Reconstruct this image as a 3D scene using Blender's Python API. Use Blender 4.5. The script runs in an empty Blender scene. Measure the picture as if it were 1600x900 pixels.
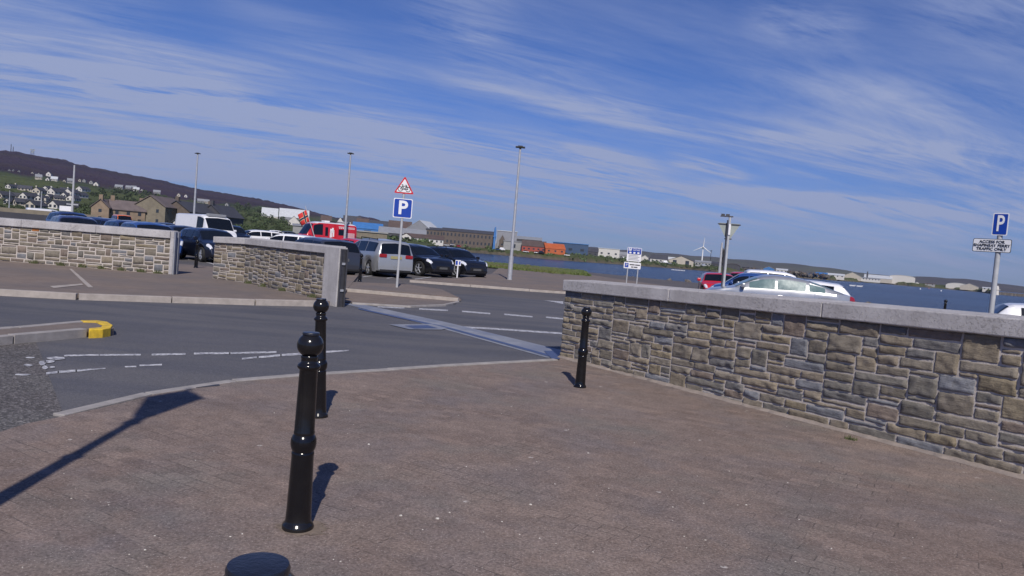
import bpy, math, random
import numpy as np
from mathutils import Vector, Matrix, noise as mnoise
random.seed(7)
R = math.radians
scene = bpy.context.scene
COL = scene.collection
# ------------------------------------------------------------------ camera
F = 1180.0                      # focal length in pixels of a 1600 px wide frame
EYE = 1.6
PITCH, ROLL = 2.88, 4.75
cam_d = bpy.data.cameras.new('camera'); cam = bpy.data.objects.new('camera', cam_d); COL.objects.link(cam)
cam_d.sensor_width = 36; cam_d.lens = 36 * F / 1600
cam_d.clip_start = 0.05; cam_d.clip_end = 60000
CR = (Matrix.Rotation(R(90 - PITCH), 3, 'X') @ Matrix.Rotation(R(ROLL), 3, 'Z'))
cam.matrix_world = Matrix.Translation((0, 0, EYE)) @ CR.to_4x4()
scene.camera = cam
CP = Vector((0, 0, EYE))
def ray(x, y): return (CR @ Vector(((x - 800) / F, -(y - 450) / F, -1))).normalized()
def G(x, y, z=0.0):
    d = ray(x, y); t = (z - EYE) / d.z
    p = CP + d * t; return Vector((p.x, p.y, z))
def hor(x):                     # image row of eye level at column x
    lo, hi = 0, 900
    for _ in range(30):
        m = (lo + hi) / 2
        if ray(x, m).z > 0: lo = m
        else: hi = m
    return lo
def az(x):
    d = ray(x, hor(x)); return math.atan2(d.x, d.y)
def at(x, y, depth):            # point seen at a pixel at a given forward distance
    d = ray(x, y); return CP + d * (depth / d.y)
def onplane(x, y, a, b):        # point of the vertical plane through a, b
    n = Vector((-(b.y - a.y), b.x - a.x, 0)); d = ray(x, y)
    return CP + d * ((a - CP).dot(n) / d.dot(n))
# ------------------------------------------------------------------ light
SUN_EL = 42.0
sv = ray(690, hor(690)); saz = math.atan2(sv.x, sv.y)          # shadows run towards this azimuth
sd = Vector((math.sin(saz) * math.cos(R(SUN_EL)), math.cos(saz) * math.cos(R(SUN_EL)), -math.sin(R(SUN_EL))))
sl = bpy.data.lights.new('sun', 'SUN'); sun = bpy.data.objects.new('sun', sl); COL.objects.link(sun)
sl.energy = 4.3; sl.angle = R(0.53); sl.color = (1.0, 0.93, 0.84)
sun.rotation_euler = sd.to_track_quat('-Z', 'Y').to_euler(); sun.location = (0, -5, 30)
scene.view_settings.view_transform = 'Standard'; scene.view_settings.look = 'None'
scene.view_settings.exposure = -0.05; scene.view_settings.gamma = 1
scene.view_settings.use_curve_mapping = False

class NT:                       # small node helper
    def __init__(s, tree): s.t = tree; s.n = tree.nodes; s.l = tree.links; s.n.clear()
    def a(s, typ, **kw):
        nd = s.n.new(typ)
        for k, v in kw.items():
            if k.startswith('i_'):
                key = k[2:]; key = int(key) if key.isdigit() else key.replace('_', ' ')
                s.put(nd.inputs[key], v)
            else: setattr(nd, k, v)
        return nd
    def put(s, sock, v):
        if isinstance(v, bpy.types.NodeSocket): s.l.new(v, sock)
        elif isinstance(v, bpy.types.Node): s.l.new(v.outputs[0], sock)
        elif isinstance(v, (tuple, list)) and len(v) == 3 and sock.type == 'RGBA': sock.default_value = (*v, 1)
        else: sock.default_value = v
    def m(s, op, a, b=0.0, c=None, clamp=False):
        nd = s.n.new('ShaderNodeMath'); nd.operation = op; nd.use_clamp = clamp
        s.put(nd.inputs[0], a); s.put(nd.inputs[1], b)
        if c is not None: s.put(nd.inputs[2], c)
        return nd.outputs[0]
    def ramp(s, fac, pts, interp='LINEAR'):
        nd = s.n.new('ShaderNodeValToRGB'); nd.color_ramp.interpolation = interp; s.put(nd.inputs[0], fac)
        e = nd.color_ramp.elements
        while len(e) < len(pts): e.new(0.5)
        for i, (p, c) in enumerate(pts):
            e[i].position = p; e[i].color = (c, c, c, 1) if not isinstance(c, (tuple, list)) else (*c, 1)
        return nd.outputs[0]
    def mix(s, f, a, b, typ='MIX'):
        nd = s.n.new('ShaderNodeMix'); nd.data_type = 'RGBA'; nd.blend_type = typ; nd.clamp_factor = True
        s.put(nd.inputs[0], f); s.put(nd.inputs[6], a); s.put(nd.inputs[7], b)
        return nd.outputs[2]
    def noise(s, vec, scale, detail=4, rough=0.55, dist=0.0):
        nd = s.n.new('ShaderNodeTexNoise'); s.put(nd.inputs['Vector'], vec)
        nd.inputs['Scale'].default_value = scale; nd.inputs['Detail'].default_value = detail
        nd.inputs['Roughness'].default_value = rough; nd.inputs['Distortion'].default_value = dist
        return nd.outputs[0]

world = bpy.data.worlds.new('World'); scene.world = world; world.use_nodes = True
w = NT(world.node_tree)
sky = w.a('ShaderNodeTexSky', sky_type='NISHITA'); sky.sun_disc = False
sky.sun_elevation = R(SUN_EL); sky.sun_rotation = saz + math.pi
sky.air_density = 1.0; sky.dust_density = 0.15; sky.ozone_density = 3.5; sky.altitude = 0
tc = w.a('ShaderNodeTexCoord')
sep = w.a('ShaderNodeSeparateXYZ', i_0=tc.outputs['Generated'])
zz = w.m('MAXIMUM', sep.outputs[2], 0.0)
zp = w.m('ADD', zz, 0.10)
px_ = w.m('DIVIDE', sep.outputs[0], zp); py_ = w.m('DIVIDE', sep.outputs[1], zp)
CA = R(66)                      # the streaks of cirrus run towards this azimuth
def uv_of(x, y):
    d = ray(x, y); q = d.z + 0.10
    X, Y = d.x / q, d.y / q
    return X * math.sin(CA) + Y * math.cos(CA), X * math.cos(CA) - Y * math.sin(CA)
uu = w.m('ADD', w.m('MULTIPLY', px_, math.sin(CA)), w.m('MULTIPLY', py_, math.cos(CA)))
vv = w.m('SUBTRACT', w.m('MULTIPLY', px_, math.cos(CA)), w.m('MULTIPLY', py_, math.sin(CA)))
def cvec(su, sv_, off=0.0):
    return w.a('ShaderNodeCombineXYZ', i_0=w.m('MULTIPLY', uu, su), i_1=w.m('MULTIPLY', vv, sv_), i_2=off).outputs[0]
n_big = w.noise(cvec(.30, .62, 3.1), 1.0, 4, .5, .4)
n_str = w.noise(cvec(.45, 1.9, 7.7), 1.0, 8, .62, .9)
n_fine = w.noise(cvec(1.5, 6.0, 1.3), 1.0, 8, .70, .7)
sph = w.m('SQRT', w.m('ADD', w.m('POWER', sep.outputs[0], 2.0), w.m('POWER', sep.outputs[1], 2.0)))
AZ = w.m('ARCTAN2', sep.outputs[0], sep.outputs[1]); EL = w.m('ARCTAN2', sep.outputs[2], sph)
wa = w.a('ShaderNodeTexNoise', i_0=w.a('ShaderNodeCombineXYZ', i_0=w.m('MULTIPLY', AZ, 3.0), i_1=w.m('MULTIPLY', EL, 14.0), i_2=2.0).outputs[0]); wa.inputs['Scale'].default_value = 1.6; wa.inputs['Detail'].default_value = 5
EL2 = w.m('ADD', EL, w.m('MULTIPLY', w.m('SUBTRACT', wa.outputs[0], .5), .050))
def ae(x, y):
    d = ray(x, y); return math.atan2(d.x, d.y), math.atan2(d.z, math.hypot(d.x, d.y))
def streak(x0, y0, x1, y1, wpx, amp):      # a long soft bank of cirrus lying between two directions of the sky
    a0, e0 = ae(x0, y0); a1, e1 = ae(x1, y1); L = math.hypot(a1 - a0, e1 - e0); cx, cy = (a0 + a1) / 2, (e0 + e1) / 2; ux, uy = (a1 - a0) / L, (e1 - e0) / L
    da = w.m('SUBTRACT', AZ, cx); de = w.m('SUBTRACT', EL2, cy)
    s_ = w.m('DIVIDE', w.m('ADD', w.m('MULTIPLY', da, ux), w.m('MULTIPLY', de, uy)), L * .55)
    t_ = w.m('DIVIDE', w.m('SUBTRACT', w.m('MULTIPLY', de, ux), w.m('MULTIPLY', da, uy)), wpx / F)
    q = w.m('ADD', w.m('POWER', w.m('ABSOLUTE', s_), 4.0), w.m('MULTIPLY', t_, t_))
    return w.m('MULTIPLY', w.m('POWER', 2.718, w.m('MULTIPLY', q, -1.0)), amp)
ST = [(-500, 40, 300, 150, 16, 1.5), (250, 145, 640, 210, 13, 1.3), (560, 203, 1010, 264, 20, 1.5), (-200, 120, 700, 225, 46, .62), (660, 70, 1010, 175, 62, .72), (600, 252, 1000, 287, 14, 1.1), (900, 285, 1750, 350, 17, 1.3), (1140, 288, 1420, 322, 8, 1.3), (-300, 20, 420, 125, 28, .62),
      (-200, -60, 250, 40, 38, .42), (-400, 180, 600, 262, 38, .62), (1000, 190, 1900, 300, 38, .80), (1180, 215, 1330, 232, 9, .7), (1180, 22, 1340, 40, 30, .45), (1450, 10, 1900, 80, 46, .45), (1050, 245, 1160, 262, 8, 1.1), (760, 330, 1900, 420, 38, .62), (660, -40, 780, 60, 50, .42), (1150, 130, 1700, 190, 40, .42), (262, 236, 300, 239, 5, .8), (350, 20, 620, 110, 44, .36), (100, 250, 900, 320, 30, .5)]
acc = None
for a_ in ST: q_ = streak(*a_); acc = q_ if acc is None else w.m('ADD', acc, q_)
tex = w.m('ADD', w.m('MULTIPLY', w.ramp(n_fine, [(.34, 0), (.66, 1)]), .62), w.m('MULTIPLY', w.ramp(n_str, [(.42, 0), (.62, 1)]), .85))
dens = w.m('MULTIPLY', acc, w.m('MULTIPLY', tex, 1.45))
dens = w.m('ADD', dens, w.m('MULTIPLY', w.m('MULTIPLY', w.ramp(n_big, [(.38, 0), (.60, 1)]), tex), .24))
dens = w.m('MULTIPLY', dens, w.ramp(zz, [(0, .5), (.03, .9), (.06, 1), (1, 1)]))
dens = w.m('MULTIPLY', dens, .92, clamp=True)
skyc = w.mix(1.0, sky.outputs[0], w.mix(w.ramp(zz, [(0, 1), (.22, 0)]), (.55, .75, 1.33), (.42, .60, 1.22)), 'MULTIPLY')
cloudc = w.mix(w.ramp(zz, [(0, 0), (.35, 1)]), (4.9, 5.9, 9.2), (5.0, 6.0, 9.6))
fin = w.mix(dens, skyc, cloudc)
bg = w.a('ShaderNodeBackground', i_0=fin, i_1=0.065)
wo = w.a('ShaderNodeOutputWorld'); w.l.new(bg.outputs[0], wo.inputs[0])
SKYBG = bg

# ------------------------------------------------------------------ materials
def mat(name, col, rough=.8, var=.12, scale=3.0, bump=0.0, bscale=30.0, metal=0.0, coat=0.0, spec=.5, attr=None, hue2=None, trans=0.0):
    m = bpy.data.materials.new(name); m.use_nodes = True; t = NT(m.node_tree)
    o = t.a('ShaderNodeOutputMaterial'); b = t.a('ShaderNodeBsdfPrincipled'); t.l.new(b.outputs[0], o.inputs[0])
    tcn = t.a('ShaderNodeTexCoord')
    base = col
    if attr: base = t.a('ShaderNodeAttribute', attribute_name=attr).outputs[0]
    if var > 0:
        n = t.noise(tcn.outputs['Object'], scale, 6, .62)
        f = t.ramp(n, [(.3, 0), (.7, 1)])
        d = t.mix(1.0, base, (1 - var,) * 3, 'MULTIPLY'); l = t.mix(1.0, base, (1 + var,) * 3, 'MULTIPLY')
        c = t.mix(f, d, l)
        if hue2: c = t.mix(t.m('MULTIPLY', t.ramp(t.noise(tcn.outputs['Object'], scale * .37, 5), [(.45, 0), (.65, 1)]), .75), c, hue2)
        t.put(b.inputs['Base Color'], c)
        t.put(b.inputs['Roughness'], t.m('ADD', t.m('MULTIPLY', n, .2), rough - .1, clamp=True))
    else:
        t.put(b.inputs['Base Color'], base); b.inputs['Roughness'].default_value = rough
    b.inputs['Metallic'].default_value = metal; b.inputs['Coat Weight'].default_value = coat; b.inputs['Coat Roughness'].default_value = .05
    b.inputs['Specular IOR Level'].default_value = spec
    if trans: b.inputs['Transmission Weight'].default_value = trans
    if bump > 0:
        bn = t.a('ShaderNodeBump', i_Strength=1.0, i_Distance=bump, i_Height=t.noise(tcn.outputs['Object'], bscale, 5, .65))
        t.put(b.inputs['Normal'], bn)
    return m

def ground_mat(name, kind):
    m = bpy.data.materials.new(name); m.use_nodes = True; t = NT(m.node_tree)
    o = t.a('ShaderNodeOutputMaterial'); b = t.a('ShaderNodeBsdfPrincipled'); t.l.new(b.outputs[0], o.inputs[0])
    P = t.a('ShaderNodeTexCoord').outputs['Object']
    b.inputs['Roughness'].default_value = .9; b.inputs['Specular IOR Level'].default_value = .25
    big = t.noise(P, .35, 5, .6); mid = t.noise(P, 2.2, 6, .62); fine = t.noise(P, 60, 3, .7); vfine = t.noise(P, 210, 2, .6)
    if kind == 'paving':
        mp = t.a('ShaderNodeMapping', i_Vector=P); mp.inputs['Rotation'].default_value = (0, 0, R(31))
        wob = t.a('ShaderNodeTexNoise', i_Vector=P, i_Scale=3.0)
        vec = t.a('ShaderNodeVectorMath', operation='MULTIPLY_ADD'); t.put(vec.inputs[0], wob.outputs['Color']); vec.inputs[1].default_value = (.035,) * 3; t.put(vec.inputs[2], mp.outputs[0])
        br = t.a('ShaderNodeTexBrick', i_Vector=vec.outputs[0]); br.inputs['Scale'].default_value = 1.0
        br.inputs['Brick Width'].default_value = .225; br.inputs['Row Height'].default_value = .112; br.inputs['Mortar Size'].default_value = .0045
        br.inputs['Mortar Smooth'].default_value = .4; br.inputs['Bias'].default_value = -.1
        br.inputs['Color1'].default_value = (.78, .76, .76, 1); br.inputs['Color2'].default_value = (1.20, 1.17, 1.14, 1); br.inputs['Mortar'].default_value = (.93, .93, .93, 1)
        base = t.mix(t.ramp(big, [(.38, 0), (.62, 1)]), (.196, .152, .132), (.232, .182, .156))
        base = t.mix(t.ramp(t.noise(P, .9, 5, .6, .5), [(.45, 0), (.7, 1)]), base, (0.171, 0.146, 0.144))
        base = t.mix(t.m('MULTIPLY', t.ramp(mid, [(.5, 0), (.75, 1)]), .5), base, (0.226, 0.165, 0.134))
        base = t.mix(1.0, base, t.ramp(t.noise(P, 7, 6, .65), [(.3, .86), (.7, 1.12)]), 'MULTIPLY')
        base = t.mix(t.m('MULTIPLY', t.ramp(t.noise(P, .8, 6, .6), [(.52, 0), (.66, 1)]), .5), base, (.155, .150, .138))
        vis = t.ramp(t.noise(P, .55, 4, .6), [(.38, .12), (.60, .75)])
        base = t.mix(vis, base, t.mix(1.0, base, br.outputs['Color'], 'MULTIPLY'))
        # joints stay open only in places
        jm = t.m('MULTIPLY', br.outputs['Fac'], t.m('MULTIPLY', t.ramp(t.noise(P, 1.3, 5, .6), [(.47, 0), (.61, 1)]), .42))
        base = t.mix(jm, base, (.045, .038, .034))
        vo = t.a('ShaderNodeTexVoronoi', i_Vector=P); vo.inputs['Scale'].default_value = 75; 
        chip = t.m('MULTIPLY', t.ramp(vo.outputs['Distance'], [(.16, 1), (.26, 0)]), t.ramp(t.a('ShaderNodeSeparateColor', i_0=vo.outputs['Color']).outputs[0], [(.45, 0), (.6, 1)]))
        base = t.mix(t.m('MULTIPLY', chip, .75), base, (.40, .36, .33))
        base = t.mix(1.0, base, t.ramp(fine, [(.3, .60), (.7, 1.40)]), 'MULTIPLY')
        v2 = t.a('ShaderNodeTexVoronoi', i_Vector=t.a('ShaderNodeVectorMath', operation='MULTIPLY_ADD', i_0=wob.outputs['Color'], i_1=(.1, .1, .1), i_2=P).outputs[0]); v2.inputs['Scale'].default_value = 3.1
        s2 = t.a('ShaderNodeSeparateColor', i_0=v2.outputs['Color'])
        drop = t.m('MULTIPLY', t.ramp(v2.outputs['Distance'], [(.045, 1), (.07, 0)]), t.m('GREATER_THAN', s2.outputs[0], .45))
        drop = t.m('MULTIPLY', drop, t.ramp(t.noise(P, 45, 4), [(.42, 0), (.55, 1)]))
        base = t.mix(t.m('MULTIPLY', drop, .7), base, (.62, .58, .54))
        base = t.mix(t.m('MULTIPLY', t.ramp(t.noise(P, 1.7, 6, .7), [(.66, 0), (.74, 1)]), .35), base, (.09, .085, .05))
        hgt = t.m('SUBTRACT', t.m('ADD', t.m('MULTIPLY', fine, .5), t.m('MULTIPLY', vfine, .4)), t.m('MULTIPLY', jm, 1.2))
        bn = t.a('ShaderNodeBump', i_Strength=.9, i_Distance=.006, i_Height=hgt)
    elif kind in ('asphalt', 'asphalt_old', 'asphalt_far'):
        a, c = {'asphalt': ((0.079, 0.082, 0.098), (0.106, 0.106, 0.122)), 'asphalt_old': ((0.090, 0.086, 0.089), (0.150, 0.142, 0.137)), 'asphalt_far': ((.085, .082, .088), (.112, .104, .104))}[kind]
        base = t.mix(t.ramp(big, [(.35, 0), (.65, 1)]), a, c)
        st = t.a('ShaderNodeMapping', i_Vector=P); st.inputs['Scale'].default_value = (.18, 1.3, 1); st.inputs['Rotation'].default_value = (0, 0, R(6))
        base = t.mix(t.m('MULTIPLY', t.ramp(t.noise(st.outputs[0], 1.0, 5, .6), [(.42, 0), (.58, 1)]), .75), base, (0.125, 0.122, 0.130) if kind == 'asphalt' else (.12, .11, .11))
        vo = t.a('ShaderNodeTexVoronoi', i_Vector=P); vo.inputs['Scale'].default_value = 55 if kind == 'asphalt_old' else 90
        rc = t.a('ShaderNodeSeparateColor', i_0=vo.outputs['Color']).outputs[0]
        k = .75 if kind == 'asphalt_old' else .22
        base = t.mix(k, base, t.mix(1.0, base, t.ramp(rc, [(0, .45), (.6, .9), (1, 2.1)]), 'MULTIPLY'))
        base = t.mix(1.0, base, t.ramp(fine, [(.3, .84), (.7, 1.16)]), 'MULTIPLY')
        base = t.mix(t.m('MULTIPLY', t.ramp(t.noise(P, 1.1, 7, .72), [(.62, 0), (.70, 1)]), .3), base, (.15, .14, .14))
        b.inputs['Roughness'].default_value = .82
        bn = t.a('ShaderNodeBump', i_Strength=.8, i_Distance=.012 if kind == 'asphalt_old' else .005, i_Height=t.m('ADD', vo.outputs['Distance'], fine))
    elif kind == 'paving_far':
        base = t.mix(t.ramp(mid, [(.35, 0), (.65, 1)]), (.175, .140, .120), (.215, .172, .148))
        base = t.mix(t.ramp(big, [(.4, 0), (.65, 1)]), base, (.155, .135, .130))
        br = t.a('ShaderNodeTexBrick', i_Vector=P); br.inputs['Scale'].default_value = 1.0; br.inputs['Brick Width'].default_value = .22; br.inputs['Row Height'].default_value = .11; br.inputs['Mortar Size'].default_value = .006
        br.inputs['Color1'].default_value = (.85, .85, .85, 1); br.inputs['Color2'].default_value = (1.12, 1.12, 1.12, 1); br.inputs['Mortar'].default_value = (.7, .7, .7, 1)
        base = t.mix(.5, base, t.mix(1.0, base, br.outputs['Color'], 'MULTIPLY'))
        base = t.mix(1.0, base, t.ramp(fine, [(.3, .8), (.7, 1.2)]), 'MULTIPLY')
        bn = t.a('ShaderNodeBump', i_Strength=.6, i_Distance=.005, i_Height=fine)
    elif kind == 'paint':
        base = t.mix(t.ramp(t.noise(P, 9, 7, .72), [(.44, 0), (.58, 1)]), (.56, .56, .58), (.30, .30, .33))
        base = t.mix(t.ramp(t.noise(P, 22, 6, .75), [(.52, 0), (.60, 1)]), base, (.12, .12, .13))
        b.inputs['Roughness'].default_value = .6
        bn = t.a('ShaderNodeBump', i_Strength=.4, i_Distance=.003, i_Height=fine)
    elif kind == 'concrete':
        base = t.mix(t.ramp(mid, [(.35, 0), (.65, 1)]), (.36, .345, .35), (.47, .455, .46))
        sp = t.ramp(t.noise(P, 38, 6, .7), [(.54, 0), (.62, 1)])
        msk = t.ramp(t.noise(P, 1.4, 4, .6), [(.42, 0), (.62, 1)])
        base = t.mix(t.m('MULTIPLY', t.m('MULTIPLY', sp, msk), .6), base, (.19, .18, .18))
        vs = t.a('ShaderNodeMapping', i_Vector=P); vs.inputs['Scale'].default_value = (7, 7, .6)
        base = t.mix(t.m('MULTIPLY', t.ramp(t.noise(vs.outputs[0], 1.0, 5, .65), [(.5, 0), (.7, 1)]), .35), base, (.26, .25, .25))
        base = t.mix(t.m('MULTIPLY', t.ramp(t.noise(P, 5, 5, .7), [(.62, 0), (.7, 1)]), .5), base, (.60, .59, .58))
        bn = t.a('ShaderNodeBump', i_Strength=.7, i_Distance=.004, i_Height=t.m('ADD', fine, sp))
    elif kind == 'stone':
        at_ = t.a('ShaderNodeAttribute', attribute_name='col').outputs[0]
        n1 = t.noise(P, 14, 7, .7, .3)
        base = t.mix(1.0, at_, t.ramp(n1, [(.25, .66), (.5, 1.0), (.78, 1.34)]), 'MULTIPLY')
        base = t.mix(t.m('MULTIPLY', t.ramp(t.noise(P, 5.5, 6, .7), [(.58, 0), (.7, 1)]), .4), base, (.30, .27, .25))
        base = t.mix(t.m('MULTIPLY', t.ramp(t.noise(P, 22, 6, .7), [(.6, 0), (.68, 1)]), .45), base, (.07, .065, .06))
        st = t.a('ShaderNodeMapping', i_Vector=P); st.inputs['Scale'].default_value = (3, 3, 22)
        bn = t.a('ShaderNodeBump', i_Strength=1.0, i_Distance=.012, i_Height=t.m('ADD', t.noise(st.outputs[0], 1.6, 6, .7), t.m('MULTIPLY', n1, .8)))
    elif kind == 'mortar':
        base = t.mix(t.ramp(mid, [(.35, 0), (.65, 1)]), (.41, .37, .335), (.52, .47, .43))
        base = t.mix(1.0, base, t.ramp(fine, [(.3, .85), (.7, 1.12)]), 'MULTIPLY')
        bn = t.a('ShaderNodeBump', i_Strength=.8, i_Distance=.006, i_Height=fine)
    elif kind == 'grass':
        base = t.mix(t.ramp(t.noise(P, 1.2, 6, .7), [(.35, 0), (.65, 1)]), (.075, .11, .028), (.15, .18, .05))
        base = t.mix(t.ramp(t.noise(P, .25, 5, .6), [(.45, 0), (.7, 1)]), base, (.15, .14, .06))
        bn = t.a('ShaderNodeBump', i_Strength=1.0, i_Distance=.08, i_Height=t.noise(P, 9, 4, .7))
    t.put(b.inputs['Base Color'], base); t.put(b.inputs['Normal'], bn)
    return m
M = {}
for k in ('paving', 'asphalt', 'asphalt_old', 'asphalt_far', 'paving_far', 'paint', 'concrete', 'stone', 'mortar', 'grass'): M[k] = ground_mat(k, k)
M['kerb'] = mat('kerb_stone', (.36, .32, .29), .85, .18, 6, .004, 60)
M['kerb_pale'] = mat('kerb_pale_stone', (.30, .28, .27), .85, .2, 6, .004, 60)
M['yellow'] = mat('yellow_kerb_paint', (.72, .48, .03), .6, .25, 14, .003, 60, hue2=(.45, .30, .04))
M['black_paint'] = mat('black_gloss_paint', (.006, .006, .008), .16, .2, 9, .0007, 22, spec=.45, hue2=(.016, .015, .015))
M['cap_paint'] = mat('worn_black_paint', (.010, .011, .018), .38, .2, 30, .004, 38, coat=.3)
M['steel'] = mat('galvanised_steel', (.42, .43, .46), .5, .14, 8, 0, 30, metal=.35)
M['sill'] = mat('worn_steel_sill', (.25, .26, .29), .6, .22, 3, .001, 40, metal=.05, hue2=(.15, .17, .24))
M['sill_dark'] = mat('blue_sill_plate', (.055, .075, .16), .45, .2, 4)
M['channel'] = mat('dark_steel_channel', (.06, .06, .07), .5, .2, 8, metal=.3)
M['post_grey'] = mat('grey_sign_post', (.40, .41, .43), .55, .12, 6)
M['sign_white'] = mat('sign_white', (.74, .74, .76), .45, .05, 4)
M['sign_blue'] = mat('sign_blue', (.006, .045, .33), .4, .06, 4)
M['sign_red'] = mat('sign_red', (.55, .012, .018), .4, .06, 4)
M['sign_black'] = mat('sign_black', (.02, .02, .022), .5, 0)
M['sign_back'] = mat('sign_back_grey', (.30, .33, .31), .5, .08, 6)
M['glass'] = mat('car_glass', (.006, .008, .012), .08, 0, spec=.45)
M['glass_pale'] = mat('pale_car_glass', (.13, .20, .20), .12, .3, 2.0, spec=.9)
M['tyre'] = mat('tyre_rubber', (.014, .014, .015), .8, .1, 20)
M['rim'] = mat('alloy_rim', (.42, .43, .46), .35, .05, 5, metal=.6)
M['trim'] = mat('black_plastic_trim', (.012, .012, .013), .6, .1, 10)
M['lamp_clear'] = mat('clear_lamp_lens', (.62, .64, .70), .12, .15, 20, coat=.8)
M['lamp_red'] = mat('red_lamp_lens', (.28, .010, .015), .15, .1, 20, coat=.8)
M['plate_w'] = mat('number_plate_pale', (.10, .10, .10), .5, .1, 10)
M['plate_y'] = mat('number_plate_yellow', (.34, .30, .14), .5, .1, 10)
M['slate'] = mat('slate_roof', (.050, .052, .066), .75, .2, .6)
M['slate_purple'] = mat('stone_slate_roof', (.13, .105, .105), .85, .22, .5)
M['roof_brown'] = mat('brown_roof', (.085, .060, .055), .8, .2, .4)
M['roof_pale'] = mat('pale_metal_roof', (.50, .52, .54), .5, .12, .4)
M['roof_grey'] = mat('grey_metal_roof', (.24, .25, .27), .6, .12, .4)
M['harl_white'] = mat('white_harling', (.56, .54, .51), .9, .08, .5)
M['harl_cream'] = mat('cream_harling', (.44, .40, .34), .9, .08, .5)
M['harl_grey'] = mat('grey_harling', (.28, .28, .28), .9, .1, .5)
M['brown_stone'] = mat('brown_rubble_stone', (.115, .092, .078), .9, .25, 1.2)
M['warm_stone'] = mat('warm_sandstone', (.24, .18, .13), .9, .2, .9)
M['yellow_stone'] = mat('yellow_grey_stone', (.19, .165, .125), .9, .2, .9)
M['blue_clad'] = mat('blue_cladding', (.05, .17, .42), .5, .15, .5)
M['navy_clad'] = mat('navy_cladding', (.035, .07, .14), .6, .15, .5)
M['orange_clad'] = mat('orange_cladding', (.42, .10, .03), .55, .12, .4)
M['red_clad'] = mat('red_brick', (.30, .06, .04), .7, .15, .4)
M['grey_clad'] = mat('grey_cladding', (.23, .235, .26), .6, .1, .3)
M['dark_clad'] = mat('dark_cladding', (.055, .055, .065), .7, .2, .4)
M['pane'] = mat('window_pane', (.03, .035, .045), .15, 0, spec=.8)
M['leaf'] = mat('dark_foliage', (.028, .045, .018), .9, 0, attr='col')
M['rock'] = mat('shore_rock', (.13, .115, .10), .9, .35, 1.5, .05, 4)
M['flagcloth'] = mat('flag_red_cloth', (.55, .03, .03), .85, .1, 4)
M['flagblue'] = mat('flag_blue_cloth', (.012, .018, .06), .85, .1, 4)
M['flagyellow'] = mat('flag_yellow_cloth', (.62, .50, .30), .85, .1, 4)
def paint(name, c, metal=.0, rough=.3): M[name] = mat(name, c, rough, .04, 2, metal=metal, coat=.9)
paint('paint_black', (.006, .0065, .009)); paint('paint_navy', (.006, .008, .018)); paint('paint_silver', (.38, .39, .41), .45)
paint('paint_white', (.78, .78, .80)); paint('paint_red', (.52, .012, .018)); paint('paint_grey', (.045, .048, .062), .3)
paint('paint_blue', (.012, .020, .075)); paint('paint_orange', (.75, .17, .015)); paint('paint_purple', (.035, .033, .085), .2); paint('paint_bright_blue', (.020, .060, .22))
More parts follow.
